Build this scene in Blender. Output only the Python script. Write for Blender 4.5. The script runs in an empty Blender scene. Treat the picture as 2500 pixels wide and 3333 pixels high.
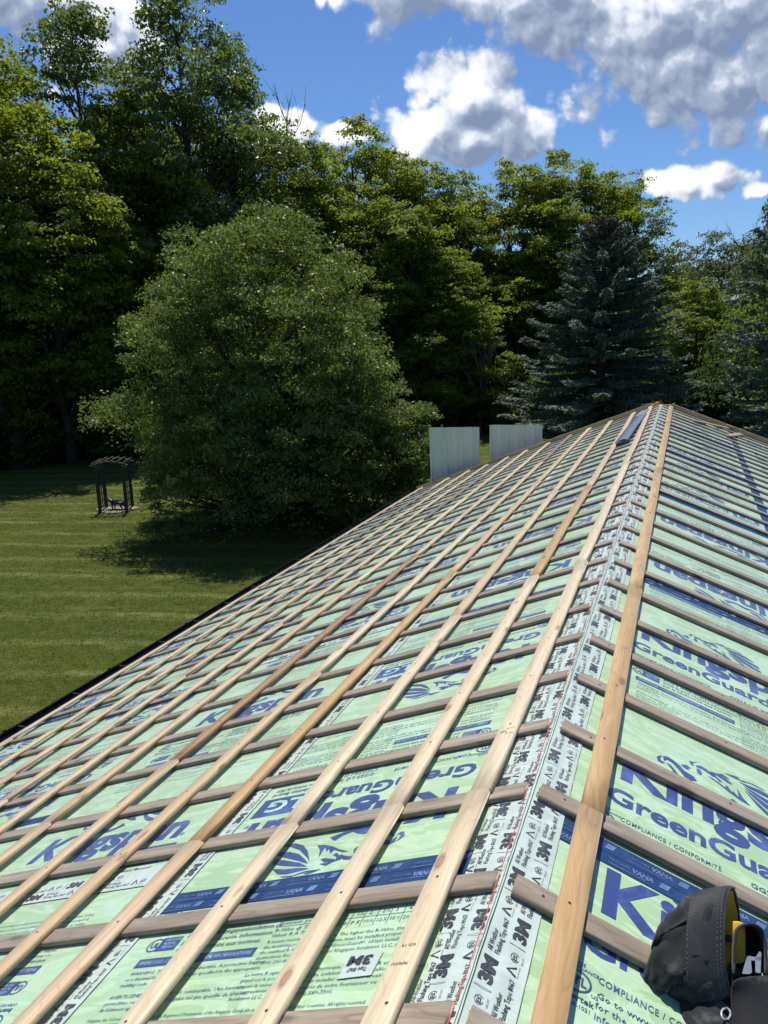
import bpy, bmesh, math, random
import numpy as np
from mathutils import Matrix, Vector
from math import radians, sin, cos, pi

# ------------------------------------------------------------------ camera, sky, sun, exposure
S = bpy.context.scene
COL = S.collection
H = 4.4                                   # height of the roof ridge above the lawn
TH = 0.3635                               # roof pitch
CT, ST = cos(TH), sin(TH)
YAW, PITCH, ROLL = -0.3569, 0.2179, -0.0270
CAMP = Vector((0.3384, -1.2044, H + 1.2715))

cam = bpy.data.objects.new('camera', bpy.data.cameras.new('camera'))
COL.objects.link(cam)
fwd = Vector((sin(YAW) * cos(PITCH), cos(YAW) * cos(PITCH), -sin(PITCH)))
rgt = Vector((cos(YAW), -sin(YAW), 0))
upv = rgt.cross(fwd)
r2 = cos(ROLL) * rgt + sin(ROLL) * upv
u2 = -sin(ROLL) * rgt + cos(ROLL) * upv
cam.matrix_world = Matrix(((r2.x, u2.x, -fwd.x, CAMP.x), (r2.y, u2.y, -fwd.y, CAMP.y),
                           (r2.z, u2.z, -fwd.z, CAMP.z), (0, 0, 0, 1)))
cam.data.sensor_fit = 'VERTICAL'
cam.data.sensor_height = 36
cam.data.sensor_width = 27
cam.data.lens = 2626.8 / 3333 * 36
cam.data.clip_start = 0.05
cam.data.clip_end = 3000
S.camera = cam

SUN_EL, SUN_AZ = radians(69), radians(-24)      # azimuth measured from +Y towards +X
sdir = Vector((sin(SUN_AZ) * cos(SUN_EL), cos(SUN_AZ) * cos(SUN_EL), sin(SUN_EL)))
sun = bpy.data.objects.new('sun', bpy.data.lights.new('sun', 'SUN'))
COL.objects.link(sun)
sun.data.energy = 4.3
sun.data.angle = radians(0.53)
sun.data.color = (1.0, 0.96, 0.89)
sun.rotation_euler = sdir.to_track_quat('Z', 'Y').to_euler()
S.view_settings.view_transform = 'Standard'
S.view_settings.look = 'None'
S.view_settings.exposure = 0.22
S.view_settings.gamma = 1.0
S.cycles.max_bounces = 6
S.cycles.diffuse_bounces = 3
S.cycles.glossy_bounces = 3
S.cycles.transmission_bounces = 4


class NT:
    """small helper around a node tree"""
    def __init__(self, tree):
        self.t = tree
        tree.nodes.clear()

    def n(self, typ, **kw):
        node = self.t.nodes.new(typ)
        for k, v in kw.items():
            if k == 'i':
                for a, b in v.items():
                    node.inputs[a].default_value = b
            else:
                setattr(node, k, v)
        return node

    def l(self, a, b):
        self.t.links.new(a, b)

    def val(self, x, sock):
        if isinstance(x, (int, float)):
            sock.default_value = x
        else:
            self.l(x, sock)

    def m(self, op, a, b=0.0, c=0.0, clamp=False):
        node = self.n('ShaderNodeMath', operation=op, use_clamp=clamp)
        self.val(a, node.inputs[0])
        self.val(b, node.inputs[1])
        self.val(c, node.inputs[2])
        return node.outputs[0]

    def vm(self, op, a, b=None):
        node = self.n('ShaderNodeVectorMath', operation=op)
        for x, s in ((a, node.inputs[0]), (b, node.inputs[1])):
            if x is None:
                continue
            if isinstance(x, (tuple, list, Vector)):
                s.default_value = tuple(x)
            else:
                self.l(x, s)
        return node.outputs['Value'] if op == 'DOT_PRODUCT' else node.outputs[0]

    def noise(self, vec, scale, detail=4.0, rough=0.55, dist=0.0, col=False):
        node = self.n('ShaderNodeTexNoise')
        self.l(vec, node.inputs['Vector'])
        node.inputs['Scale'].default_value = scale
        node.inputs['Detail'].default_value = detail
        node.inputs['Roughness'].default_value = rough
        node.inputs['Distortion'].default_value = dist
        return node.outputs['Color' if col else 'Fac']

    def map(self, vec, scale=(1, 1, 1), loc=(0, 0, 0), rot=(0, 0, 0)):
        node = self.n('ShaderNodeMapping')
        self.l(vec, node.inputs[0])
        node.inputs['Scale'].default_value = scale
        node.inputs['Location'].default_value = loc
        node.inputs['Rotation'].default_value = rot
        return node.outputs[0]

    def ramp(self, fac, stops, interp='LINEAR'):
        node = self.n('ShaderNodeValToRGB')
        node.color_ramp.interpolation = interp
        e = node.color_ramp.elements
        while len(e) < len(stops):
            e.new(0.5)
        for el, (p, c) in zip(e, stops):
            el.position = p
            if not isinstance(c, (tuple, list)):
                c = (c, c, c)
            el.color = (c[0], c[1], c[2], 1)
        self.l(fac, node.inputs[0])
        return node.outputs[0]

    def mix(self, fac, a, b, blend='MIX'):
        node = self.n('ShaderNodeMix', data_type='RGBA', blend_type=blend)
        self.val(fac, node.inputs[0])
        for x, s in ((a, node.inputs[6]), (b, node.inputs[7])):
            if isinstance(x, (tuple, list)):
                s.default_value = (x[0], x[1], x[2], 1)
            else:
                self.l(x, s)
        return node.outputs[2]

    def smooth(self, x, a, b):
        node = self.n('ShaderNodeMapRange', interpolation_type='SMOOTHSTEP')
        self.l(x, node.inputs[0])
        node.inputs[1].default_value = a
        node.inputs[2].default_value = b
        return node.outputs[0]


W = bpy.data.worlds.new('World')
S.world = W
W.use_nodes = True
w = NT(W.node_tree)
sky = w.n('ShaderNodeTexSky', sky_type='NISHITA', sun_disc=False)
sky.sun_elevation = SUN_EL
sky.sun_rotation = SUN_AZ
sky.altitude = 300
sky.air_density = 1.0
sky.dust_density = 0.15
sky.ozone_density = 2.5
SKYK = 0.091
tc = w.n('ShaderNodeTexCoord').outputs['Generated']
# clouds live on the sky sphere: gnomonic coordinates around a fixed compass heading
fa = (sin(YAW), cos(YAW), 0.0)
ra = (cos(YAW), -sin(YAW), 0.0)
df = w.m('MAXIMUM', w.vm('DOT_PRODUCT', tc, fa), 0.03)
X = w.m('DIVIDE', w.vm('DOT_PRODUCT', tc, ra), df)
Z = w.m('DIVIDE', w.vm('DOT_PRODUCT', tc, (0, 0, 1)), df)
cx = w.n('ShaderNodeCombineXYZ')
w.l(X, cx.inputs[0]); w.l(Z, cx.inputs[1])
P = cx.outputs[0]
CL = [(0.36, 0.335, 0.215, 0.105), (0.42, 0.268, 0.135, 0.062), (0.20, 0.365, 0.12, 0.060), (0.30, 0.285, 0.10, 0.045),
      (0.045, 0.380, 0.10, 0.050), (0.108, 0.262, 0.068, 0.055), (0.075, 0.225, 0.072, 0.040), (0.155, 0.222, 0.048, 0.040), (0.112, 0.212, 0.09, 0.032),
      (0.360, 0.160, 0.060, 0.020), (0.395, 0.166, 0.040, 0.020), (-0.296, 0.323, 0.08, 0.055), (-0.40, 0.385, 0.13, 0.045),
      (-0.100, 0.230, 0.045, 0.026), (-0.030, 0.222, 0.045, 0.016),
      (0.455, 0.222, 0.030, 0.018), (0.445, 0.150, 0.022, 0.010)]


def cloud_field(p, fine=True):
    sp = w.n('ShaderNodeSeparateXYZ')
    w.l(p, sp.inputs[0])
    best = None
    for (x0, z0, a, b) in CL:
        dx = w.m('DIVIDE', w.m('SUBTRACT', sp.outputs[0], x0), a)
        dz = w.m('DIVIDE', w.m('SUBTRACT', sp.outputs[1], z0), b)
        e = w.m('SQRT', w.m('ADD', w.m('MULTIPLY', dx, dx), w.m('MULTIPLY', dz, dz)))
        v = w.m('SUBTRACT', 1.0, e)
        best = v if best is None else w.m('SMOOTH_MAX', best, v, 0.25)
    best = w.m('MAXIMUM', best, -1.2)
    n1 = w.noise(p, 9.0, 2.0, 0.5)
    if not fine:
        return w.m('ADD', best, w.m('MULTIPLY', w.m('SUBTRACT', n1, 0.5), 1.1))
    n2 = w.noise(p, 24.0, 8.0, 0.60)
    dn = w.noise(p, 30.0, 3.0, 0.55, col=True)
    pv = w.vm('ADD', p, w.vm('MULTIPLY', w.vm('SUBTRACT', dn, (0.5, 0.5, 0.5)), (0.022, 0.022, 0.0)))
    vor = w.n('ShaderNodeTexVoronoi', feature='F1', voronoi_dimensions='2D')
    w.l(pv, vor.inputs['Vector'])
    vor.inputs['Scale'].default_value = 21.0
    vor.inputs['Detail'].default_value = 3.0
    vor.inputs['Roughness'].default_value = 0.44
    f = w.m('ADD', best, w.m('MULTIPLY', w.m('SUBTRACT', n1, 0.5), 0.8))
    f = w.m('ADD', f, w.m('MULTIPLY', w.m('SUBTRACT', n2, 0.5), 0.75))
    f = w.m('ADD', f, w.m('MULTIPLY', w.m('SUBTRACT', 0.84, vor.outputs['Distance']), 0.80))
    return f


f0 = cloud_field(P)
f1 = cloud_field(w.vm('ADD', P, (-0.0065, 0.011, 0)))
f2 = cloud_field(w.vm('ADD', P, (-0.020, 0.052, 0)), False)
dens = w.smooth(f0, 0.0, 0.38)
litf = w.m('ADD', 0.50, w.m('MULTIPLY', w.m('SUBTRACT', f0, f1), 0.80))
deep = w.smooth(f2, -0.36, 0.50)
lit = w.m('SUBTRACT', litf, w.m('MULTIPLY', deep, 0.70))
lit = w.m('ADD', lit, 0.45, clamp=True)
ccol = w.ramp(lit, [(0.0, (0.20, 0.26, 0.40)), (0.38, (0.36, 0.43, 0.56)), (0.62, (0.66, 0.71, 0.81)), (0.95, (0.97, 0.97, 0.98))])
skyc = w.vm('MULTIPLY', sky.outputs[0], (SKYK * 0.60, SKYK * 0.80, SKYK * 1.08))
outc = w.mix(dens, skyc, ccol)
bg = w.n('ShaderNodeBackground')
w.l(outc, bg.inputs[0])
bg.inputs[1].default_value = 1.0
wo = w.n('ShaderNodeOutputWorld')
w.l(bg.outputs[0], wo.inputs[0])

# ------------------------------------------------------------------ helpers
RND = random.Random(7)


def mesh_np(name, verts, faces, mats=(), midx=None, smooth=False):
    """faces: list of (M,k) int arrays"""
    me = bpy.data.meshes.new(name)
    verts = np.asarray(verts, dtype=np.float32)
    if not isinstance(faces, list):
        faces = [faces]
    faces = [np.asarray(f, dtype=np.int32) for f in faces if len(f)]
    nl = sum(f.size for f in faces)
    nf = sum(len(f) for f in faces)
    me.vertices.add(len(verts))
    me.vertices.foreach_set('co', verts.ravel())
    me.loops.add(nl)
    me.polygons.add(nf)
    me.loops.foreach_set('vertex_index', np.concatenate([f.ravel() for f in faces]))
    tot = np.concatenate([np.full(len(f), f.shape[1], dtype=np.int32) for f in faces])
    st = np.concatenate([[0], np.cumsum(tot)[:-1]]).astype(np.int32)
    me.polygons.foreach_set('loop_start', st)
    me.polygons.foreach_set('loop_total', tot)
    for m in mats:
        me.materials.append(m)
    if midx is not None:
        me.polygons.foreach_set('material_index', np.asarray(midx, dtype=np.int32))
    if smooth:
        me.polygons.foreach_set('use_smooth', np.ones(nf, dtype=bool))
    me.update(calc_edges=True)
    me.validate()
    return me


def link(name, me, parent=None, mw=None, **props):
    o = bpy.data.objects.new(name, me)
    COL.objects.link(o)
    if parent is not None:
        o.parent = parent
    if mw is not None:
        o.matrix_world = mw if parent is None else mw
        if parent is not None:
            o.matrix_local = parent_world(parent).inverted() @ mw
    for k, v in props.items():
        o[k] = v
    return o


PW = {}


def parent_world(p):
    return PW.get(p.name, Matrix.Identity(4))


def thing(name, label, cat, mw=None, group=None, me=None):
    o = bpy.data.objects.new(name, me)
    COL.objects.link(o)
    o['label'] = label
    o['category'] = cat
    if group:
        o['group'] = group
    mw = mw if mw is not None else Matrix.Identity(4)
    o.matrix_world = mw
    PW[o.name] = mw.copy()
    return o


def child(name, me, parent, mw=None, lmat=None, label=None):
    o = bpy.data.objects.new(name, me)
    COL.objects.link(o)
    o.parent = parent
    if mw is not None:
        o.matrix_local = parent_world(parent).inverted() @ mw
        PW[o.name] = mw.copy()
    elif lmat is not None:
        o.matrix_local = lmat
        PW[o.name] = parent_world(parent) @ lmat
    else:
        PW[o.name] = parent_world(parent).copy()
    if label:
        o['label'] = label
    return o


class Geo:
    def __init__(self):
        self.v, self.f, self.m = [], [], []

    def add(self, vs, fs, mi=0):
        b = len(self.v)
        self.v.extend([tuple(x) for x in vs])
        for f in fs:
            self.f.append(tuple(i + b for i in f))
            self.m.append(mi)

    def box(self, x0, x1, y0, y1, z0, z1, mi=0):
        vs = [(x, y, z) for x in (x0, x1) for y in (y0, y1) for z in (z0, z1)]
        self.add(vs, [(0, 1, 3, 2), (4, 6, 7, 5), (0, 4, 5, 1), (2, 3, 7, 6), (0, 2, 6, 4), (1, 5, 7, 3)], mi)

    def tube(self, pts, rad, k=7, mi=0, cap=True):
        pts = [Vector(p) for p in pts]
        n = len(pts)
        if isinstance(rad, (int, float)):
            rad = [rad] * n
        b = len(self.v)
        for i, p in enumerate(pts):
            t = (pts[min(i + 1, n - 1)] - pts[max(i - 1, 0)])
            if t.length < 1e-9:
                t = Vector((0, 0, 1))
            t.normalize()
            a = Vector((1, 0, 0)) if abs(t.x) < 0.8 else Vector((0, 1, 0))
            e1 = t.cross(a).normalized()
            e2 = t.cross(e1)
            for j in range(k):
                an = 2 * pi * j / k
                self.v.append(tuple(p + (e1 * cos(an) + e2 * sin(an)) * rad[i]))
        for i in range(n - 1):
            for j in range(k):
                self.f.append((b + i * k + j, b + i * k + (j + 1) % k, b + (i + 1) * k + (j + 1) % k, b + (i + 1) * k + j))
                self.m.append(mi)
        if cap:
            self.f.append(tuple(b + j for j in reversed(range(k)))); self.m.append(mi)
            self.f.append(tuple(b + (n - 1) * k + j for j in range(k))); self.m.append(mi)

    def mesh(self, name, mats, smooth=False):
        me = bpy.data.meshes.new(name)
        me.from_pydata(self.v, [], self.f)
        for m in mats:
            me.materials.append(m)
        if len(mats) > 1:
            me.polygons.foreach_set('material_index', self.m)
        if smooth:
            me.polygons.foreach_set('use_smooth', [True] * len(self.f))
        me.update()
        return me


def mat(name):
    m = bpy.data.materials.new(name)
    m.use_nodes = True
    t = NT(m.node_tree)
    out = t.n('ShaderNodeOutputMaterial')
    b = t.n('ShaderNodeBsdfPrincipled')
    t.l(b.outputs[0], out.inputs[0])
    return m, t, b, out


def bump(t, b, h, dist=0.002, strength=0.5):
    n = t.n('ShaderNodeBump')
    t.l(h, n.inputs['Height'])
    n.inputs['Distance'].default_value = dist
    n.inputs['Strength'].default_value = strength
    t.l(n.outputs[0], b.inputs['Normal'])


def plain(name, col, rough=0.6, var=0.15, scale=30, metal=0.0, bmp=0.0):
    m, t, b, o = mat(name)
    co = t.n('ShaderNodeTexCoord').outputs['Object']
    n = t.noise(co, scale, 5)
    d = tuple(c * (1 - var) for c in col)
    l = tuple(min(1, c * (1 + var)) for c in col)
    t.l(t.ramp(n, [(0.3, d), (0.7, l)]), b.inputs['Base Color'])
    b.inputs['Roughness'].default_value = rough
    b.inputs['Metallic'].default_value = metal
    if bmp:
        bump(t, b, n, bmp, 0.6)
    return m


# ------------------------------------------------------------------ materials
def wood_mat(name, cols, grain_dark, rough=0.6, knots=True, wane=None, weather=0.0, pieces=0.18):
    m, t, b, o = mat(name)
    co = t.n('ShaderNodeTexCoord').outputs['Object']
    oi = t.n('ShaderNodeObjectInfo').outputs['Random']
    off = t.n('ShaderNodeCombineXYZ')
    t.l(t.m('MULTIPLY', oi, 37.0), off.inputs[0])
    t.l(t.m('MULTIPLY', oi, 91.0), off.inputs[1])
    p = t.vm('ADD', co, off.outputs[0])
    base = t.ramp(oi, cols)
    # long grain, gently wandering
    wob = t.noise(t.map(p, (6, 0.9, 6)), 1.0, 2.0)
    g1 = t.noise(t.vm('ADD', t.map(p, (70, 1.6, 70)), t.vm('MULTIPLY', t.noise(t.map(p, (6, 1.2, 6)), 1.0, 2.0, col=True), (9, 0, 9))), 1.0, 4.0, 0.6)
    rings = t.m('ABSOLUTE', t.m('SINE', t.m('MULTIPLY', wob, 60.0)))
    col = t.mix(t.m('MULTIPLY', t.ramp(g1, [(0.38, 0), (0.66, 1)]), 0.62), base, grain_dark)
    col = t.mix(t.m('MULTIPLY', t.ramp(rings, [(0.0, 1), (0.30, 0)]), 0.50), col, grain_dark)
    big = t.noise(t.map(p, (3, 0.8, 3)), 1.0, 3.0)
    col = t.mix(t.ramp(big, [(0.42, 0), (0.68, pieces * 2.2)]), col, grain_dark)
    if knots:
        v = t.n('ShaderNodeTexVoronoi', feature='F1')
        t.l(t.map(p, (11, 4.2, 11)), v.inputs['Vector'])
        v.inputs['Scale'].default_value = 1.0
        v.inputs['Randomness'].default_value = 1.0
        v.inputs['Detail'].default_value = 0.0
        dd = t.m('ADD', v.outputs['Distance'], t.m('MULTIPLY', t.m('SUBTRACT', t.noise(p, 60.0, 3.0), 0.5), 0.05))
        core = t.ramp(dd, [(0.075, 1.0), (0.095, 0.0)])
        rim = t.ramp(dd, [(0.07, 0.0), (0.095, 0.95), (0.115, 0.5), (0.19, 0.0)])
        col = t.mix(core, col, tuple(c * f_ for c, f_ in zip(grain_dark, (0.85, 0.62, 0.60))))
        col = t.mix(rim, col, tuple(c * 0.40 for c in grain_dark))
    if weather:
        wn = t.noise(t.map(p, (22, 3.0, 22)), 1.0, 6.0, 0.7)
        col = t.mix(t.ramp(wn, [(0.45, 0), (0.75, weather)]), col, (0.50, 0.44, 0.37))
    t.l(col, b.inputs['Base Color'])
    b.inputs['Roughness'].default_value = rough
    b.inputs['Sheen Weight'].default_value = 0.45
    b.inputs['Sheen Tint'].default_value = (1.0, 0.90, 0.72, 1)
    bump(t, b, t.m('ADD', g1, t.m('MULTIPLY', rings, 0.3)), 0.0012, 0.5)
    return m


M_TAN = wood_mat('pine_batten_wood', [(0.0, (0.62, 0.47, 0.27)), (0.25, (0.72, 0.58, 0.38)), (0.45, (0.60, 0.43, 0.23)),
                                       (0.6, (0.70, 0.53, 0.37)), (0.8, (0.68, 0.54, 0.33)), (1.0, (0.60, 0.43, 0.25))], (0.46, 0.28, 0.13))
M_TANR = wood_mat('amber_pine_wood', [(0.0, (0.56, 0.36, 0.15)), (1.0, (0.62, 0.41, 0.18))], (0.36, 0.19, 0.06))
M_TANDARK = wood_mat('reddish_pine_wood', [(0.0, (0.36, 0.19, 0.075)), (1.0, (0.42, 0.24, 0.10))], (0.24, 0.11, 0.04))
M_PALE = wood_mat('pale_pine_wood', [(0.0, (0.72, 0.60, 0.41)), (1.0, (0.76, 0.63, 0.43))], (0.52, 0.36, 0.18), pieces=0.1)
M_GREYW = wood_mat('weathered_strip_wood', [(0.0, (0.30, 0.230, 0.150)), (0.3, (0.37, 0.285, 0.188)), (0.55, (0.25, 0.198, 0.138)), (0.8, (0.41, 0.305, 0.195)), (1.0, (0.31, 0.25, 0.18))],
                   (0.14, 0.098, 0.070), rough=0.7, weather=0.55)
M_GREYT = wood_mat('old_grey_wood', [(0.0, (0.20, 0.17, 0.14)), (1.0, (0.24, 0.20, 0.17))], (0.10, 0.08, 0.06), rough=0.8)
M_OSB = wood_mat('rake_board_wood', [(0.0, (0.44, 0.30, 0.18)), (1.0, (0.50, 0.34, 0.21))], (0.26, 0.16, 0.08), rough=0.75)
M_SCREW = plain('screw_steel', (0.10, 0.08, 0.07), 0.45, 0.3, 200, 0.6)

m, t, b, o = mat('mint_foam')
co = t.n('ShaderNodeTexCoord').outputs['Object']
n1 = t.noise(t.map(co, (1, 1, 1)), 1.1, 4, 0.6)
n2 = t.noise(co, 3.2, 7, 0.62, 0.6)
n3 = t.noise(co, 9.0, 4, 0.7, 1.6)
smear = t.noise(t.map(co, (2.2, 7.5, 1), rot=(0, 0, 0.5)), 1.6, 5, 0.6, 2.2)
c = t.ramp(n1, [(0.3, (0.325, 0.505, 0.240)), (0.7, (0.385, 0.575, 0.295))])
c = t.mix(t.ramp(smear, [(0.49, 0), (0.54, 0.75), (0.60, 0.50), (0.80, 0.15)]), c, (0.53, 0.70, 0.45))
c = t.mix(t.ramp(n2, [(0.50, 0), (0.60, 0.45)]), c, (0.44, 0.67, 0.48))
c = t.mix(t.ramp(n3, [(0.66, 0), (0.72, 0.30)]), c, (0.55, 0.78, 0.62))
t.l(c, b.inputs['Base Color'])
t.l(t.ramp(n2, [(0.35, 0.48), (0.65, 0.62)]), b.inputs['Roughness'])
b.inputs['Specular IOR Level'].default_value = 1.0
b.inputs['Sheen Weight'].default_value = 0.9
b.inputs['Sheen Roughness'].default_value = 0.45
crease = t.m('ABSOLUTE', t.m('SUBTRACT', t.noise(t.map(co, (1.3, 4.5, 1), rot=(0, 0, 0.35)), 1.7, 3, 0.5, 1.5), 0.5))
bump(t, b, t.m('ADD', t.m('ADD', n3, t.m('MULTIPLY', smear, 0.9)), t.m('MULTIPLY', t.ramp(crease, [(0.0, 1), (0.025, 0)]), 0.6)), 0.003, 0.28)
M_FOAM = m

def ink(name, colr, rough=0.42):
    m, t, b, o = mat(name)
    co = t.n('ShaderNodeTexCoord').outputs['Object']
    n = t.noise(co, 7.0, 6, 0.65, 0.8)
    c2 = tuple(min(1, x * 1.6 + 0.045) for x in colr)
    t.l(t.ramp(n, [(0.5, colr), (0.66, c2)]), b.inputs['Base Color'])
    b.inputs['Roughness'].default_value = rough
    b.inputs['Sheen Weight'].default_value = 0.6
    b.inputs['Sheen Roughness'].default_value = 0.45
    return m

M_BLUE = ink('blue_print_ink', (0.020, 0.048, 0.200))
M_NAVY = ink('navy_print_ink', (0.020, 0.060, 0.170))
M_BLACK = ink('black_print_ink', (0.022, 0.026, 0.030))
M_TINK = ink('tape_print_ink', (0.085, 0.145, 0.31))
M_BARTXT = ink('pale_print_ink', (0.34, 0.56, 0.48))

m, t, b, o = mat('blue_seam_tape')
co = t.n('ShaderNodeTexCoord').outputs['Object']
n = t.noise(co, 14, 5, 0.6, 0.5)
t.l(t.ramp(n, [(0.35, (0.012, 0.040, 0.115)), (0.7, (0.030, 0.070, 0.185))]), b.inputs['Base Color'])
b.inputs['Roughness'].default_value = 0.38
bump(t, b, n, 0.002, 0.6)
M_BTAPE = m

m, t, b, o = mat('grey_flashing_tape')
co = t.n('ShaderNodeTexCoord').outputs['Object']
n = t.noise(t.map(co, (3, 14, 3)), 1.5, 6, 0.65, 1.2)
nb = t.noise(co, 30, 5, 0.6, 1.0)
t.l(t.ramp(n, [(0.3, (0.44, 0.52, 0.47)), (0.7, (0.56, 0.65, 0.58))]), b.inputs['Base Color'])
b.inputs['Roughness'].default_value = 0.36
bump(t, b, t.m('ADD', n, t.m('MULTIPLY', nb, 0.25)), 0.006, 0.7)
M_FTAPE = m

m, t, b, o = mat('roof_sheathing')
co = t.n('ShaderNodeTexCoord').outputs['Object']
t.l(t.ramp(t.noise(co, 9, 6, 0.7), [(0.3, (0.22, 0.15, 0.08)), (0.7, (0.34, 0.24, 0.14))]), b.inputs['Base Color'])
b.inputs['Roughness'].default_value = 0.85
M_SHEATH = m

M_GUT = plain('black_gutter_paint', (0.012, 0.012, 0.014), 0.35, 0.3, 6)
M_SIDING = plain('pale_siding', (0.55, 0.54, 0.50), 0.7, 0.06, 4)

m, t, b, o = mat('sage_panel_paint')
co = t.n('ShaderNodeTexCoord').outputs['Object']
n = t.noise(t.map(co, (6, 6, 0.7)), 1.5, 5)
t.l(t.ramp(n, [(0.3, (0.55, 0.59, 0.50)), (0.7, (0.63, 0.66, 0.57))]), b.inputs['Base Color'])
b.inputs['Roughness'].default_value = 0.42
M_PANEL = m
M_SLATE = plain('slate_blue_steel', (0.12, 0.155, 0.22), 0.45, 0.12, 8, 0.1)
M_STRING = plain('orange_string', (0.62, 0.10, 0.05), 0.7, 0.15, 60)
M_REEL = plain('yellow_plastic', (0.85, 0.45, 0.04), 0.5, 0.2, 40)

m, t, b, o = mat('lawn')
co = t.n('ShaderNodeTexCoord').outputs['Object']
# mowing lanes: bands across the view with pale clipping lines
rot = t.map(co, (1, 1, 1), rot=(0, 0, radians(-14)))
wv = t.n('ShaderNodeSeparateXYZ'); t.l(rot, wv.inputs[0])
wob = t.noise(co, 0.35, 3)
lane = t.m('ADD', t.m('MULTIPLY', wv.outputs[1], 1 / 1.45), t.m('MULTIPLY', wob, 0.55))
saw = t.m('FRACT', lane)
line = t.ramp(saw, [(0.0, 1), (0.10, 0.75), (0.20, 0), (0.90, 0), (1.0, 1)])
big = t.noise(co, 0.22, 5, 0.65)
mid = t.noise(co, 1.4, 6, 0.7)
fine = t.noise(t.map(co, (1, 1, 1)), 26, 6, 0.8)
pat = t.noise(co, 0.55, 5, 0.7, 0.6)
clump = t.noise(t.map(co, (1, 1, 1)), 6.5, 6, 0.75, 0.4)
c = t.ramp(mid, [(0.3, (0.040, 0.062, 0.009)), (0.7, (0.070, 0.088, 0.009))])
c = t.mix(t.ramp(big, [(0.46, 0), (0.66, 0.65)]), c, (0.100, 0.094, 0.018))
line2 = t.ramp(t.m('FRACT', t.m('ADD', t.m('MULTIPLY', lane, 2.0), 0.3)), [(0.0, 1), (0.16, 0.6), (0.34, 0), (0.88, 0), (1.0, 1)])
gaps = t.noise(t.map(co, (0.35, 1.3, 1)), 1.1, 5, 0.7, 0.5)
c = t.mix(t.m('MULTIPLY', line, t.ramp(gaps, [(0.36, 0.08), (0.60, 0.80)])), c, (0.200, 0.205, 0.085))
c = t.mix(t.m('MULTIPLY', line2, t.ramp(pat, [(0.44, 0.0), (0.62, 0.65)])), c, (0.140, 0.150, 0.065))
c = t.mix(t.ramp(pat, [(0.56, 0), (0.74, 0.55)]), c, (0.135, 0.122, 0.052))
alt = t.m('GREATER_THAN', t.m('FRACT', t.m('MULTIPLY', lane, 0.5)), 0.5)
c = t.mix(t.m('MULTIPLY', alt, 0.15), c, (0.024, 0.042, 0.007))
c = t.mix(t.ramp(clump, [(0.34, 0.8), (0.50, 0)]), c, (0.026, 0.038, 0.006))
c = t.mix(t.ramp(clump, [(0.53, 0), (0.68, 0.6)]), c, (0.125, 0.135, 0.042))
c = t.mix(t.ramp(fine, [(0.30, 0.75), (0.50, 0), (0.60, 0)]), c, (0.018, 0.028, 0.005))
c = t.mix(t.ramp(fine, [(0.56, 0), (0.76, 0.5)]), c, (0.125, 0.150, 0.040))
c = t.mix(1.0, c, (1.30, 1.30, 1.0), 'MULTIPLY')
t.l(c, b.inputs['Base Color'])
b.inputs['Roughness'].default_value = 0.9
b.inputs['Specular IOR Level'].default_value = 0.15
bump(t, b, fine, 0.05, 0.9)
M_LAWN = m

m, t, b, o = mat('forest_floor')
co = t.n('ShaderNodeTexCoord').outputs['Object']
t.l(t.ramp(t.noise(co, 1.2, 7, 0.7), [(0.3, (0.018, 0.020, 0.009)), (0.7, (0.040, 0.045, 0.016))]), b.inputs['Base Color'])
b.inputs['Roughness'].default_value = 1.0
M_FLOOR = m


def leaf_mat(name, cols, rough=0.45, trans=0.45, tcol=(0.25, 0.36, 0.03), spec=0.5, zgrad=None):
    m = bpy.data.materials.new(name)
    m.use_nodes = True
    t = NT(m.node_tree)
    out = t.n('ShaderNodeOutputMaterial')
    b = t.n('ShaderNodeBsdfPrincipled')
    rnd = t.n('ShaderNodeNewGeometry').outputs['Random Per Island']
    c = t.ramp(rnd, cols)
    co = t.n('ShaderNodeTexCoord').outputs['Object']
    n = t.noise(co, 0.55, 3)
    c = t.mix(t.ramp(n, [(0.35, 0.0), (0.7, 0.5)]), c, tuple(x * 0.62 for x in cols[0][1]))
    if zgrad:
        sp = t.n('ShaderNodeSeparateXYZ'); t.l(co, sp.inputs[0])
        zz = t.m('ADD', sp.outputs[2], t.m('MULTIPLY', n, 3.0))
        c = t.mix(t.smooth(zz, zgrad[0], zgrad[1]), c, zgrad[2])
    t.l(c, b.inputs['Base Color'])
    b.inputs['Roughness'].default_value = rough
    b.inputs['Specular IOR Level'].default_value = spec
    tr = t.n('ShaderNodeBsdfTranslucent')
    tr.inputs[0].default_value = (*tcol, 1)
    t.l(t.mix(0.75, c, tcol), tr.inputs[0])
    mx = t.n('ShaderNodeMixShader')
    mx.inputs[0].default_value = trans
    t.l(b.outputs[0], mx.inputs[1])
    t.l(tr.outputs[0], mx.inputs[2])
    t.l(mx.outputs[0], out.inputs[0])
    return m


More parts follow.
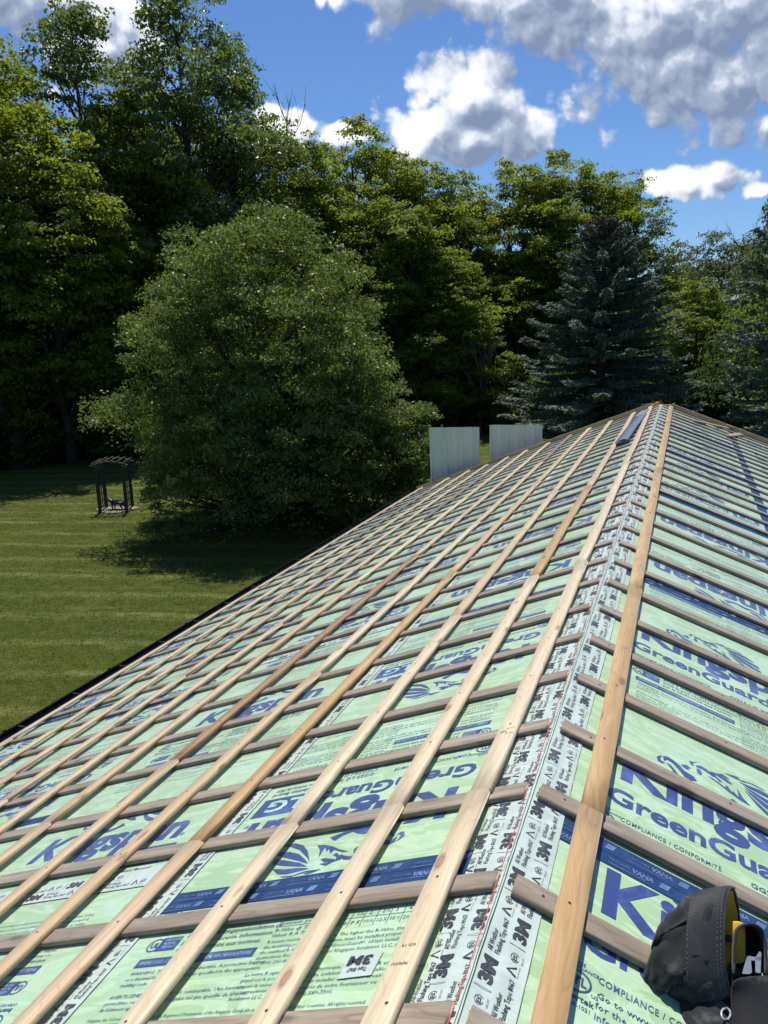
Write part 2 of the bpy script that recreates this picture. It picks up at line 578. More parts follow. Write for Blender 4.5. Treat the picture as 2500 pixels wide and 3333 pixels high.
M_LEAF = {
    'maple': leaf_mat('maple_leaves', [(0.0, (0.085, 0.140, 0.020)), (0.5, (0.140, 0.210, 0.028)), (1.0, (0.205, 0.250, 0.034))], 0.5, 0.50, (0.42, 0.50, 0.022), 0.25),
    'lime': leaf_mat('light_green_leaves', [(0.0, (0.085, 0.145, 0.018)), (0.5, (0.135, 0.21, 0.024)), (1.0, (0.20, 0.26, 0.035))], 0.5, 0.45, (0.40, 0.50, 0.025), 0.25),
    'poplar': leaf_mat('poplar_leaves', [(0.0, (0.058, 0.100, 0.030)), (0.5, (0.095, 0.150, 0.045)), (1.0, (0.150, 0.205, 0.072))], 0.42, 0.42, (0.28, 0.38, 0.055), 0.4),
    'pear': leaf_mat('glossy_pear_leaves', [(0.0, (0.080, 0.125, 0.024)), (0.5, (0.125, 0.180, 0.036)), (0.85, (0.165, 0.220, 0.050)), (1.0, (0.28, 0.32, 0.14))], 0.48, 0.34, (0.32, 0.42, 0.05), 0.40),
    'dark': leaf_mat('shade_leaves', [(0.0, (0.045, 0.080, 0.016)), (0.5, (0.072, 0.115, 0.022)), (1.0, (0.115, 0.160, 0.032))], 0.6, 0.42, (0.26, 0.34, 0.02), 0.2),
    'pale': leaf_mat('thin_olive_leaves', [(0.0, (0.10, 0.13, 0.05)), (0.5, (0.14, 0.165, 0.07)), (1.0, (0.19, 0.21, 0.10))], 0.6, 0.4, (0.25, 0.30, 0.08), 0.2),
    'spruce': leaf_mat('blue_spruce_needles', [(0.0, (0.125, 0.170, 0.118)), (0.5, (0.195, 0.250, 0.178)), (1.0, (0.31, 0.37, 0.27))], 0.6, 0.10, (0.14, 0.20, 0.12), 0.25,
                       zgrad=(10.2, 12.2, (0.20, 0.16, 0.11))),
}
M_BARK = plain('bark', (0.050, 0.042, 0.034), 0.9, 0.35, 8, 0, 0.02)
M_BARKG = plain('grey_bark', (0.15, 0.135, 0.115), 0.9, 0.25, 8, 0, 0.01)

# ------------------------------------------------------------------ ground
g = Geo()
NG = 60
xs = np.linspace(-1, 1, NG + 1)
gx = np.sign(xs) * np.abs(xs) ** 2.2 * 400
vv = [(x, y + 20, -0.02 if False else 0.0) for y in gx for x in gx]
ff = [(j * (NG + 1) + i, j * (NG + 1) + i + 1, (j + 1) * (NG + 1) + i + 1, (j + 1) * (NG + 1) + i) for j in range(NG) for i in range(NG)]
link('lawn', mesh_np('lawn', vv, np.array(ff), [M_LAWN], smooth=True), kind='structure')
# woodland floor behind the lawn edge: an irregular sheet
edge = [(-75, 8), (-56, 17), (-44, 23), (-36, 27), (-30, 30.5), (-26, 32.5), (-22, 38), (-18.5, 45), (-14, 49), (-10, 49.5), (-6, 46), (0, 44), (7, 40), (16, 38), (40, 36), (90, 30)]
pts = []
for (a, bq) in zip(edge[:-1], edge[1:]):
    for k in range(6):
        f = k / 6
        pts.append((a[0] * (1 - f) + bq[0] * f + RND.uniform(-.5, .5), a[1] * (1 - f) + bq[1] * f + RND.uniform(-.5, .5)))
vv = [(x, y, 0.02) for x, y in pts] + [(x * 3 - 10 if abs(x) > 40 else x * 2, 230, 0.02) for x, y in pts]
n = len(pts)
ff = [(i, i + 1, n + i + 1, n + i) for i in range(n - 1)]
link('forest_floor', mesh_np('forest_floor', vv, np.array(ff), [M_FLOOR]), kind='structure')
# far wooded hills that close the horizon behind the trees
hv, hf = [], []
for j in range(10):
    for i in range(90):
        a = -1.75 + i * 3.5 / 89
        d = 135 + j * 18
        z = 9.5 * (math.exp(-((j - 5) / 3.0) ** 2)) * (1 + 0.35 * sin(a * 7) + 0.15 * sin(a * 23)) - 0.2
        hv.append((d * sin(a), d * cos(a), z))
for j in range(9):
    for i in range(89):
        hf.append((j * 90 + i, j * 90 + i + 1, (j + 1) * 90 + i + 1, (j + 1) * 90 + i))
link('hills', mesh_np('hills', hv, np.array(hf), [M_FLOOR], smooth=True), kind='structure')

# ------------------------------------------------------------------ the house whose roof we stand on
Y0, Y1 = -3.2, 12.93
UE = 4.56
house = thing('house', 'low gabled house with its roof stripped to pale green insulation boards and wooden battens', 'house', Matrix.Translation((0, 0, 0)))
FR = Matrix(((CT, 0, ST, 0), (0, 1, 0, 0), (-ST, 0, CT, H), (0, 0, 0, 1)))       # right slope: X = down the slope
FL = Matrix(((CT, 0, -ST, 0), (0, 1, 0, 0), (ST, 0, CT, H), (0, 0, 0, 1)))       # left slope: X = up the slope


def frame(side):
    return FR if side > 0 else FL


def on(side, x, y, h=0.0, rz=0.0):
    return frame(side) @ Matrix.Translation((x, y, h)) @ Matrix.Rotation(rz, 4, 'Z')


# walls
ex = UE * CT
ez = H - UE * ST
g = Geo()
wx = ex - 0.30
for y in (Y0 + 0.25, Y1 - 0.15):
    g.add([(-wx, y, 0), (wx, y, 0), (wx, y, ez - 0.05), (0, y, H - 0.14), (-wx, y, ez - 0.05)], [(0, 1, 2, 3, 4)])
for s in (-1, 1):
    g.add([(s * wx, Y0 + 0.25, 0), (s * wx, Y1 - 0.15, 0), (s * wx, Y1 - 0.15, ez - 0.05), (s * wx, Y0 + 0.25, ez - 0.05)], [(0, 1, 2, 3)])
child('wall', g.mesh('wall', [M_SIDING]), house)
for s in (-1, 1):
    g = Geo()
    x0, x1 = (0.0, UE) if s > 0 else (-UE, 0.0)
    g.box(x0, x1, Y0, Y1, -0.055, -0.034)
    child('roof_deck', g.mesh('roof_deck', [M_SHEATH]), house, mw=frame(s))

# ---- printing templates -------------------------------------------------------------------------
def text_arrays(body, size, x, y, width=None, bold=0.0, shear=0.0, res=2, align='LEFT', rot=0.0, space=1.0):
    c = bpy.data.curves.new('tmp', 'FONT')
    c.body = body
    c.size = 1.0
    c.offset = bold
    c.shear = shear
    c.resolution_u = res
    c.space_character = space
    ob = bpy.data.objects.new('tmp', c)
    COL.objects.link(ob)
    dg = bpy.context.evaluated_depsgraph_get()
    me = ob.evaluated_get(dg).to_mesh()
    n = len(me.vertices)
    v = np.zeros(n * 3); me.vertices.foreach_get('co', v)
    v = v.reshape(-1, 3)
    me.calc_loop_triangles()
    tr = np.zeros(len(me.loop_triangles) * 3, dtype=np.int32)
    me.loop_triangles.foreach_get('vertices', tr)
    tr = tr.reshape(-1, 3)
    ob.evaluated_get(dg).to_mesh_clear()
    bpy.data.objects.remove(ob)
    bpy.data.curves.remove(c)
    v = v * (size / 0.72)                  # size = capital height
    if width is not None:
        v[:, 0] *= width / max(1e-6, v[:, 0].max())
    if align == 'RIGHT':
        v[:, 0] -= v[:, 0].max()
    if rot:
        cr, sr = cos(rot), sin(rot)
        v = np.stack([v[:, 0] * cr - v[:, 1] * sr, v[:, 0] * sr + v[:, 1] * cr, v[:, 2]], 1)
    v[:, 0] += x
    v[:, 1] += y
    return v, tr


class Sheet:
    """flat print: verts, tris, material slot"""
    def __init__(self):
        self.v, self.t, self.m, self.n = [], [], [], 0

    def put(self, v, t, mi, z=0.0):
        v = np.array(v, dtype=float)
        if v.shape[1] == 2:
            v = np.hstack([v, np.zeros((len(v), 1))])
        v = v.copy(); v[:, 2] = z
        self.v.append(v); self.t.append(np.asarray(t, dtype=np.int32) + self.n)
        self.m.append(np.full(len(t), mi, dtype=np.int32)); self.n += len(v)

    def text(self, *a, mi=0, z=0.0, **k):
        v, t = text_arrays(*a, **k)
        self.put(v, t, mi, z)

    def poly(self, pts, mi=0, z=0.0):
        from mathutils.geometry import tessellate_polygon
        tri = tessellate_polygon([[Vector((p[0], p[1], 0)) for p in pts]])
        self.put([(p[0], p[1]) for p in pts], [tuple(x) for x in tri], mi, z)

    def ring(self, cx_, cy_, rx, ry, w_, mi=0, z=0.0, a0=0.0, a1=2 * pi, n=22):
        v, t = [], []
        for i in range(n + 1):
            a = a0 + (a1 - a0) * i / n
            v += [(cx_ + rx * cos(a), cy_ + ry * sin(a)), (cx_ + (rx - w_) * cos(a), cy_ + (ry - w_) * sin(a))]
        for i in range(n):
            t += [(2 * i, 2 * i + 1, 2 * i + 3), (2 * i, 2 * i + 3, 2 * i + 2)]
        self.put(v, t, mi, z)

    def arrays(self):
        return np.vstack(self.v), np.vstack(self.t), np.concatenate(self.m)


LION = [[[0.5858, 0.1757], [0.5437, 0.1718], [0.5043, 0.1911], [0.4678, 0.2294], [0.4303, 0.2886], [0.4605, 0.2569], [0.5066, 0.214], [0.5478, 0.1913]], [[0.581, 0.2107], [0.5375, 0.219], [0.4928, 0.2401], [0.4494, 0.2783], [0.4315, 0.2995], [0.4724, 0.2785], [0.5226, 0.255], [0.5801, 0.2295]], [[0.5769, 0.2479], [0.5265, 0.2651], [0.4679, 0.287], [0.4262, 0.3142], [0.467, 0.3058], [0.5213, 0.2915], [0.5737, 0.2743]], [[0.5592, 0.2994], [0.5107, 0.3105], [0.4531, 0.3148], [0.4134, 0.3259], [0.4524, 0.3331], [0.4858, 0.3386], [0.5221, 0.3315], [0.5451, 0.3116]], [[0.5066, 0.3466], [0.4567, 0.3503], [0.4272, 0.3382], [0.3901, 0.3366], [0.4237, 0.3449], [0.4625, 0.3563], [0.4944, 0.3519]], [[0.4202, 0.3515], [0.3965, 0.3371], [0.3648, 0.3388], [0.3826, 0.3471], [0.4054, 0.3544]], [[0.4451, 0.2049], [0.4145, 0.21], [0.3788, 0.2267], [0.34, 0.2517], [0.3065, 0.2668], [0.3242, 0.2666], [0.3652, 0.246], [0.3701, 0.264], [0.389, 0.2342], [0.3895, 0.2501], [0.408, 0.2233], [0.4076, 0.2429], [0.4053, 0.2752], [0.4216, 0.2333]], [[0.3567, 0.2732], [0.3467, 0.266], [0.3303, 0.2821], [0.3237, 0.2774], [0.3109, 0.2956], [0.3159, 0.3037], [0.3387, 0.3111], [0.3583, 0.3251], [0.3855, 0.3104], [0.3567, 0.3103], [0.3354, 0.2996], [0.3369, 0.2869]], [[0.3925, 0.2873], [0.3783, 0.2842], [0.3567, 0.2919], [0.3388, 0.297], [0.3495, 0.307], [0.3722, 0.3058]], [[0.135, 0.2297], [0.1434, 0.2461], [0.1566, 0.2556], [0.1492, 0.2432], [0.1478, 0.223], [0.1575, 0.2173], [0.1651, 0.2185], [0.1539, 0.2065], [0.1417, 0.2083]], [[0.1688, 0.2242], [0.1841, 0.22], [0.1994, 0.1979], [0.2219, 0.169], [0.255, 0.1632], [0.2885, 0.1846], [0.3175, 0.1733], [0.3387, 0.1589], [0.3682, 0.1719], [0.3876, 0.1957], [0.4149, 0.1726], [0.3891, 0.161], [0.3524, 0.1435], [0.3239, 0.141], [0.2916, 0.1522], [0.2549, 0.1493], [0.2292, 0.1548], [0.2033, 0.166], [0.1843, 0.202]], [[0.1566, 0.2556], [0.1719, 0.2663], [0.1912, 0.2604], [0.2143, 0.2447], [0.2295, 0.2258], [0.2594, 0.2176], [0.2711, 0.1986], [0.2516, 0.1857], [0.2293, 0.1899], [0.2125, 0.2137], [0.1915, 0.2381], [0.1722, 0.2462], [0.1592, 0.2263]], [[0.2162, 0.2554], [0.2373, 0.2714], [0.2524, 0.2604], [0.241, 0.2563], [0.2447, 0.2436], [0.2295, 0.2456], [0.2219, 0.2518]], [[0.2452, 0.3075], [0.2607, 0.3146], [0.2784, 0.3289], [0.2568, 0.3055], [0.2624, 0.2935], [0.2527, 0.2859]], [[0.2663, 0.2971], [0.2838, 0.3113], [0.3067, 0.3065], [0.3267, 0.2781], [0.3137, 0.2857], [0.2911, 0.2942], [0.2719, 0.2912]], [[0.2698, 0.2795], [0.2814, 0.2851], [0.2896, 0.2634], [0.2825, 0.2474], [0.2713, 0.2574]]]


def print_block():
    """one repeat of the board print: x to the right, y up from the base line of the big word"""
    s = Sheet()
    BL, NV, PALE = 0, 1, 2
    s.text('Kingspan', 0.165, 0.02, 0.0, width=0.80, bold=0.035, mi=BL, res=3)
    s.text('®', 0.02, 0.825, 0.0, mi=BL)
    for p in LION:
        s.poly(p, BL)
    s.text('GreenGuard', 0.078, -0.005, -0.145, width=0.60, bold=0.028, mi=BL, res=3)
    s.text('®', 0.016, 0.605, -0.09, mi=BL)
    s.poly([(0.635, -0.165), (0.855, -0.165), (0.855, -0.045), (0.635, -0.045)], BL)
    s.text('LG', 0.075, 0.665, -0.142, width=0.15, bold=0.03, mi=PALE, z=0.0007)
    s.text('COMPLIANCE / CONFORMITÉ', 0.019, 0.045, -0.222, width=0.29, bold=0.01, mi=NV, space=1.1)
    s.text('GG25-LG XPS', 0.021, 0.415, -0.222, bold=0.01, mi=NV)
    s.text('CGG25-LG', 0.021, 0.415, -0.254, bold=0.01, mi=NV)
    s.text('ASTM C578 Type IV 25 PSI', 0.017, 0.415, -0.282, width=0.19, bold=0.01, mi=NV)
    s.text('Insulation Board', 0.021, 0.64, -0.200, width=0.20, bold=0.01, mi=NV)
    s.text('Panneau isolant de PSX', 0.018, 0.62, -0.230, width=0.22, bold=0.01, mi=NV)
    # certification marks
    s.ring(0.0, -0.245, 0.034, 0.030, 0.005, NV)
    s.text('ETL', 0.024, -0.022, -0.256, width=0.045, bold=0.03, mi=NV)
    s.text('CODE', 0.009, -0.02, -0.200, bold=0.02, mi=NV)
    s.text('COMPLIANCE', 0.009, -0.032, -0.212, bold=0.02, mi=NV)
    s.text('Intertek', 0.016, -0.03, -0.296, bold=0.02, mi=NV)
    s.text('CCRR-1021', 0.010, -0.03, -0.314, bold=0.01, mi=NV)
    s.text('US', 0.010, 0.034, -0.270, bold=0.01, mi=NV)
    for i, l in enumerate(['Go to www.kingspaninsulation.com', 'for the most recent compliance', 'information.']):
        s.text(l, 0.0175, 0.045, -0.262 - i * 0.028, bold=0.006, mi=NV, res=1)
    s.poly([(0.055, -0.402), (0.125, -0.402), (0.125, -0.350), (0.055, -0.350)], BL)
    s.ring(0.040, -0.376, 0.027, 0.026, 0.0045, BL)
    s.text('UL', 0.020, 0.024, -0.386, width=0.032, bold=0.03, mi=BL)
    for i in range(3):
        s.text(['CLASSIFIED', 'R-21042', 'XPS 4517'][i], 0.009, 0.072, -0.365 - i * 0.014, mi=PALE, z=0.0007, res=1)
    for i, l in enumerate(['Allez à www.kingspaninsulation.ca', 'pour la plus récente information', 'sur la conformité aux normes.']):
        s.text(l, 0.0165, 0.140, -0.358 - i * 0.026, bold=0.008, mi=NV, res=1)
    s.poly([(0.03, -0.462), (0.425, -0.462), (0.425, -0.430), (0.03, -0.430)], BL)
    s.text('WHERE SOLD, COMPLIANT WITH LOCAL HFC REGULATIONS', 0.0135, 0.04, -0.453, width=0.375, mi=PALE, z=0.0007, res=1)
    W_ = ['WARNING: This product is combustible. A protective barrier',
          'or a thermal barrier is required as specified in the appropriate',
          'building code.', '',
          'AVERTISSEMENT: Ce produit est combustible. Une barrière',
          'protectrice ou thermique est requise tel que spécifié de le code', 'du bâtiment approprié.']
    for i, l in enumerate(W_):
        if l:
            s.text(l, 0.0125, 0.04, -0.490 - i * 0.0205, mi=NV, res=1)
    s.text('Thickness, inches', 0.0135, 0.445, -0.330, mi=NV, res=1)
    s.text('Epaisseur, po', 0.0135, 0.445, -0.352, mi=NV, res=1)
    s.text('R-Value @ 75° F Mean', 0.0135, 0.445, -0.378, mi=NV, res=1)
    s.text('Valeur R A 75 F', 0.0135, 0.445, -0.398, mi=NV, res=1)
    s.poly([(0.44, -0.358), (0.855, -0.358), (0.855, -0.3595), (0.44, -0.3595)], NV)
    for i, (a, c_) in enumerate([('¾', '4.0'), ('1', '5.0'), ('1½', '7.5'), ('2', '10.0'), ('2½', '12.5'), ('3', '15.0'), ('4', '20.0')]):
        x_ = 0.598 + i * 0.037
        s.text(a, 0.0135, x_ + 0.006, -0.350, mi=NV, res=1)
        s.text(c_, 0.0125, x_, -0.382, mi=NV, res=1, width=0.028)
        s.poly([(x_ - 0.005, -0.392), (x_ - 0.0035, -0.392), (x_ - 0.0035, -0.330), (x_ - 0.005, -0.330)], NV)
    R_ = ['R means resistance to heat flow. The higher the R-Value, the greater',
          'the insulating power. This insulation must be installed properly to get',
          'the marked R-Value. If installing GreenGuard®, obtain installation',
          'instructions from your supplier or Kingspan Insulation LLC, Atlanta, GA',
          '+1 (800) 241-4402.', '',
          'La lettre R signifie la résistance thermique. Plus la valeur R est élevée, plus',
          'grand est le pouvoir isolant. Cette isolation doit être installée correctement pour',
          "obtenir la valeur R indiquée. Pour installer un produit GreenGuard, obtenir",
          "les instructions d'installation auprès de votre fournisseur ou de Kingspan",
          'Insulation LLC, Atlanta, GA (678) 589-7300.']
    for i, l in enumerate(R_):
        if l:
            s.text(l, 0.0115, 0.445, -0.420 - i * 0.0188, mi=NV, res=1)
    for i, l in enumerate(['Kingspan, the G Device and the Lion Device are Registered Trademarks of the Kingspan Group plc in the US, Canada and other countries. All rights reserved.',
                           'GreenGuard is a Registered Trademark of the Kingspan Group plc in the U.S. All rights reserved.',
                           "Kingspan, l'emblème G et l'emblème du lion sont des marques déposées de Kingspan Group plc aux États-Unis, au Canada et dans d'autres pays. Tous droits réservés."]):
        s.text(l, 0.0105, 0.03, -0.645 - i * 0.022, width=(0.80, 0.48, 0.80)[i], mi=NV, res=1)
    return s.arrays()


PB = print_block()
ROWS_U = [0.0, 1.165, 2.385, 3.605, UE]


def clip_mesh(name, v, t, mi, mats, x0, x1, y0, y1):
    """print cut at the board's edges"""
    out_v, out_t, out_m = v, t, mi
    c = v[t]                                     # tri corners
    mn, mx_ = c.min(1), c.max(1)
    keep = (mx_[:, 0] > x0) & (mn[:, 0] < x1) & (mx_[:, 1] > y0) & (mn[:, 1] < y1)
    inside = (mn[:, 0] >= x0) & (mx_[:, 0] <= x1) & (mn[:, 1] >= y0) & (mx_[:, 1] <= y1)
    cross = keep & ~inside
    vs = [v]
    ts = [t[inside]]
    ms = [mi[inside]]
    n = len(v)
    for ti in np.nonzero(cross)[0]:
        poly = [v[i] for i in t[ti]]
        for (ax, lim, sgn) in ((0, x0, 1), (0, x1, -1), (1, y0, 1), (1, y1, -1)):
            new = []
            for k in range(len(poly)):
                a, b_ = poly[k], poly[(k + 1) % len(poly)]
                da, db = sgn * (a[ax] - lim), sgn * (b_[ax] - lim)
                if da >= 0:
                    new.append(a)
                if (da >= 0) != (db >= 0):
                    f = da / (da - db)
                    new.append(a + (b_ - a) * f)
            poly = new
            if len(poly) < 3:
                break
        if len(poly) >= 3:
            vs.append(np.array(poly))
            ts.append(np.array([(n, n + k, n + k + 1) for k in range(1, len(poly) - 1)]))
            ms.append(np.full(len(poly) - 2, mi[ti]))
            n += len(poly)
    V, T, Mi = np.vstack(vs), np.vstack(ts), np.concatenate(ms)
    if len(T) == 0:
        return None
    used = np.unique(T)
    remap = np.zeros(len(V), dtype=np.int32)
    remap[used] = np.arange(len(used))
    return mesh_np(name, V[used], remap[T], mats, Mi)


PRINTS = {}
BOARDS = {}


def board(side, r, y0, y1, kb, up, detail=True):
    """insulation board in row r of a slope; kb = distance of the first base line above y0"""
    u0, u1 = ROWS_U[r] + 0.0015, ROWS_U[r + 1] - 0.0015
    L = y1 - y0
    x0 = u0 if side > 0 else -u1
    wd = u1 - u0
    key = (round(wd, 3), round(L, 3))
    if key not in BOARDS:
        g = Geo()
        g.box(0, wd, 0.0015, L - 0.0015, -0.033, 0)
        BOARDS[key] = g.mesh('insulation_board', [M_FOAM])
    o = child('insulation_board', BOARDS[key], house, mw=on(side, x0, y0))
    if kb is None:
        return
    # left margin of the print inside this board
    if side > 0:
        mx = 0.20 if up else 1.06
    else:
        mx = (wd - 1.06 + 0.0) if up else (wd - 0.235)
    pk = (key, side, round(mx, 3), round(kb, 3), up)
    if pk not in PRINTS:
        v, t_, mi = PB
        VV, TT, MM, n = [], [], [], 0
        for k in range(-1, 4):
            base = kb + 1.22 * k
            if up:
                lo, hi = base - 0.72, base + 0.40
            else:
                lo, hi = base - 0.40, base + 0.72
            if hi < 0 or lo > L:
                continue
            vv = v.copy()
            if not up:
                vv[:, 0] *= -1; vv[:, 1] *= -1
            vv[:, 0] += mx; vv[:, 1] += base
            VV.append(vv); TT.append(t_ + n); MM.append(mi); n += len(vv)
        if not VV:
            PRINTS[pk] = None
        else:
            PRINTS[pk] = clip_mesh('printing', np.vstack(VV), np.vstack(TT), np.concatenate(MM), [M_BLUE, M_NAVY, M_BARTXT], 0.01, wd - 0.01, 0.01, L - 0.01)
    if PRINTS[pk] is not None:
        child('printing', PRINTS[pk], o, lmat=Matrix.Translation((0, 0, 0.0012)))


# left slope
SEAM_L = [-1.89, 0.55, 2.99, 5.43, 7.87, 10.31, Y1]
SEAM_L2 = [-1.70, 0.745, 3.185, 5.625, 8.065, 10.505, Y1]
SEAM_L3 = [-0.70, 1.74 - 0.35, 3.83, 6.27, 8.71, 11.15, Y1]
ORL = [(0.74 + 1.89 - 1.22 - 1.22 + 1.22, True), (0.41, False), (0.61, False), (0.61, False), (0.41, True), (0.61, False)]
ORL2 = [(0.35, False), (0.235, True), (0.45, True), (0.30, False), (0.45, True), (0.235, False)]
ORL3 = [(0.30, True), (0.31, False), (0.45, True), (0.45, True), (0.30, False), (0.40, True)]
ORL4 = [(0.40, False), (0.55, True), (0.31, False), (0.45, False), (0.40, True), (0.40, False)]
for r, (seams, ori) in enumerate(((SEAM_L, ORL), (SEAM_L2, ORL2), (SEAM_L3, ORL3), (SEAM_L2, ORL4))):
    for k in range(len(seams) - 1):
        kb, up = ori[k]
        if r == 0 and k == 0:
            kb, up = 0.74 + 1.89 - 1.22, True
        board(-1, r, seams[k], seams[k + 1], kb, up)
# right slope
SEAM_R = [-1.69, 0.75, 3.21, 5.65, 8.09, 10.53, Y1]
ORR = [(0.53 + 1.69 - 1.22, True), (0.395, True), (0.43, False), (0.50, True), (0.30, False), (0.45, True)]
ORR2 = [(0.3, False), (0.45, True), (0.60, False), (0.5, True), (0.45, True), (0.35, False)]
SEAM_R2 = [-0.5, 1.94, 4.38, 6.82, 9.26, 11.70, Y1]
for r, (seams, ori) in enumerate(((SEAM_R, ORR), (SEAM_R2, ORR2), (SEAM_R, ORR), (SEAM_R2, ORR2))):
    for k in range(len(seams) - 1):
        kb, up = ori[k]
        board(1, r, seams[k], seams[k + 1], kb, up)

# ---- tapes --------------------------------------------------------------------------------------
def grid_sheet(x0, x1, y0, y1, nx, ny, zf):
    xs = np.linspace(x0, x1, nx + 1); ys = np.linspace(y0, y1, ny + 1)
    v = [(x, y, zf(x, y)) for y in ys for x in xs]
    f = [(j * (nx + 1) + i, j * (nx + 1) + i + 1, (j + 1) * (nx + 1) + i + 1, (j + 1) * (nx + 1) + i) for j in range(ny) for i in range(nx)]
    return v, f


def seam_tape(side, x0, x1, y0, y1, along_x=True, printed=True):
    """dark blue tape; two lapped strips"""
    if along_x:
        ym = (y0 + y1) / 2
        parts = [(x0, x1, y0, ym + 0.004, 0.0024), (x0, x1, ym - 0.002, y1, 0.0032)]
    else:
        xm = (x0 + x1) / 2
        parts = [(x0, x1, y0, y1, 0.0026)]
    g = Geo()
    for (a, b_, c_, d, z) in parts:
        nx = max(1, int((b_ - a) / 0.12)); ny = max(1, int((d - c_) / 0.12))
        j = RND.random() * 9
        v, f = grid_sheet(a, b_, c_, d, nx, ny, lambda x, y: z + 0.0005 * sin(x * 31 + j) * sin(y * 27 + j))
        v = [(x + (0.002 * sin(y * 9 + j) if not along_x else 0), y + (0.003 * sin(x * 5 + j) if along_x else 0), zz) for x, y, zz in v]
        g.add(v, f)
    o = child('seam_tape', g.mesh('seam_tape', [M_BTAPE]), house, mw=frame(side))
    if not printed:
        return o
    s = Sheet()
    if along_x:
        k = 0
        for (a, b_, c_, d, z) in parts:
            x = a + 0.03 + 0.05 * k
            while x < b_ - 0.16:
                s.text('TESCON', 0.0095, x, c_ + 0.022, width=0.055, z=z + 0.0012, res=1)
                s.text('VANA', 0.0175, x + 0.062, c_ + 0.016, width=0.058, bold=0.04, shear=0.2, z=z + 0.0012, res=1)
                s.poly([(x + 0.134, c_ + 0.014), (x + 0.158, c_ + 0.014), (x + 0.166, c_ + 0.036), (x + 0.142, c_ + 0.036)], z=z + 0.0012)
                s.poly([(x, c_ + 0.008), (x + 0.10, c_ + 0.008), (x + 0.10, c_ + 0.0105), (x, c_ + 0.0105)], z=z + 0.0012)
                x += 0.20
            k += 1
    else:
        y = y0 + 0.05
        while y < min(y1 - 0.2, 9.0):
            s.text('TESCON VANA', 0.016, (x0 + x1) / 2 + 0.01, y, width=0.13, bold=0.02, z=0.0042, rot=pi / 2, res=1)
            y += 0.22
    if s.v:
        v, t_, mi = s.arrays()
        child('printing', mesh_np('printing', v, t_, [M_TINK]), o)
    return o


# between neighbouring boards, down the slope
for k, y in enumerate(SEAM_L[1:-1]):
    seam_tape(-1, -1.165, -0.09, y - 0.045, y + 0.050, printed=k < 2)
for k, y in enumerate(SEAM_R[1:-1]):
    seam_tape(1, 0.0 if k == 0 else 0.06, 1.16, y - 0.045, y + 0.050, printed=k < 2)
for k, y in enumerate(SEAM_L3[1:-1]):
    seam_tape(-1, -3.60, -2.39, y - 0.03, y + 0.03, printed=False)
for k, y in enumerate(SEAM_L2[2:-1]):
    seam_tape(-1, -UE + 0.05, -3.61, y - 0.03, y + 0.03, printed=False)
seam_tape(1, 1.10, 1.19, 3.4, Y1 - 0.05, along_x=False, printed=False)


def tape_print(cols, y0, y1, z, res=2, flip=1):
    s = Sheet()
    for (x, ph) in cols:
        y = y0 + ph
        while y < y1 - 0.30:
            # reading direction runs up the ridge, letters' heads towards -X
            s.text('3M', 0.030, x + 0.014, y, width=0.068, bold=0.055, rot=pi / 2, z=z, res=res)
            s.text('All Weather', 0.0125, x - 0.0035, y + 0.086, width=0.062, bold=0.012, rot=pi / 2, z=z, res=1)
            s.text('Flashing Tape 8067', 0.0125, x + 0.0135, y + 0.086, width=0.108, bold=0.012, rot=pi / 2, z=z, res=1)
            yy = y + 0.205
            s.poly([(x - 0.012, yy + 0.010), (x + 0.012, yy), (x + 0.012, yy + 0.005), (x - 0.006, yy + 0.012), (x + 0.010, yy + 0.022), (x + 0.010, yy + 0.027)], z=z)
            s.text('Home Innovation', 0.0035, x + 0.017, yy, width=0.030, rot=pi / 2, z=z, res=1)
            yy = y + 0.252
            s.ring(x, yy, 0.010, 0.012, 0.0014, z=z, a0=0.6, a1=2 * pi - 0.2, n=12)
            s.text('ES', 0.0095, x + 0.0045, yy - 0.008, width=0.015, bold=0.02, rot=pi / 2, z=z, res=1)
            s.text('ESR-2797', 0.0045, x + 0.020, yy - 0.010, width=0.022, rot=pi / 2, z=z, res=1)
            s.poly([(x - 0.019, y - 0.015), (x + 0.019, y - 0.015), (x + 0.019, y - 0.0135), (x - 0.019, y - 0.0135)], z=z)
            y += 0.2975
    return s.arrays()


def ftape(side, x0, x1, y0, y1, cols, z0=0.004, amp=0.0022, printed_to=99.0, wr=1.0):
    ph = RND.random() * 10

    def zf(x, y):
        # strips press it down every 0.406 m; it puckers in between
        k = (y - 0.033) / 0.4064
        q = abs(sin(pi * k))
        return z0 + wr * amp * (0.5 + 0.5 * sin(x * 120 + 2.2 * sin(y * 3.1 + ph))) * q + wr * 0.0012 * sin(y * 61 + x * 40 + ph) * q
    L = y1 - y0
    v, f = grid_sheet(x0, x1, y0, y1, 14, int(L / 0.035), zf)
    v = [(x + (0.0035 * sin(y * 2.3 + ph) if abs(x) > 0.06 else 0), y, z) for x, y, z in v]
    me = mesh_np('flashing_tape', v, np.array(f), [M_FTAPE], smooth=True)
    o = child('flashing_tape', me, house, mw=frame(side))
    vv, tt, mm = tape_print(cols, y0, min(y1, printed_to), 0.0)
    zz = np.array([zf(a, b_) for a, b_ in vv[:, :2]])
    vv[:, 2] = zz + 0.0014
    child('printing', mesh_np('printing', vv, tt, [M_BLACK]), o)
    return o


ftape(1, 0.0, 0.098, -1.2, Y1 - 0.02, [(0.022, 0.155), (0.067, 0.30)])
ftape(-1, -0.117, 0.0, -1.2, Y1 - 0.02, [(-0.026, 0.293), (-0.075, 0.155), (-0.107, 0.008)])
# the long lap between board rows 1 and 2 on the left slope
ftape(-1, -1.215, -1.112, -1.2, Y1 - 0.02, [(-1.14, 0.10), (-1.185, 0.24)], z0=0.0038, wr=0.4, printed_to=8.0)


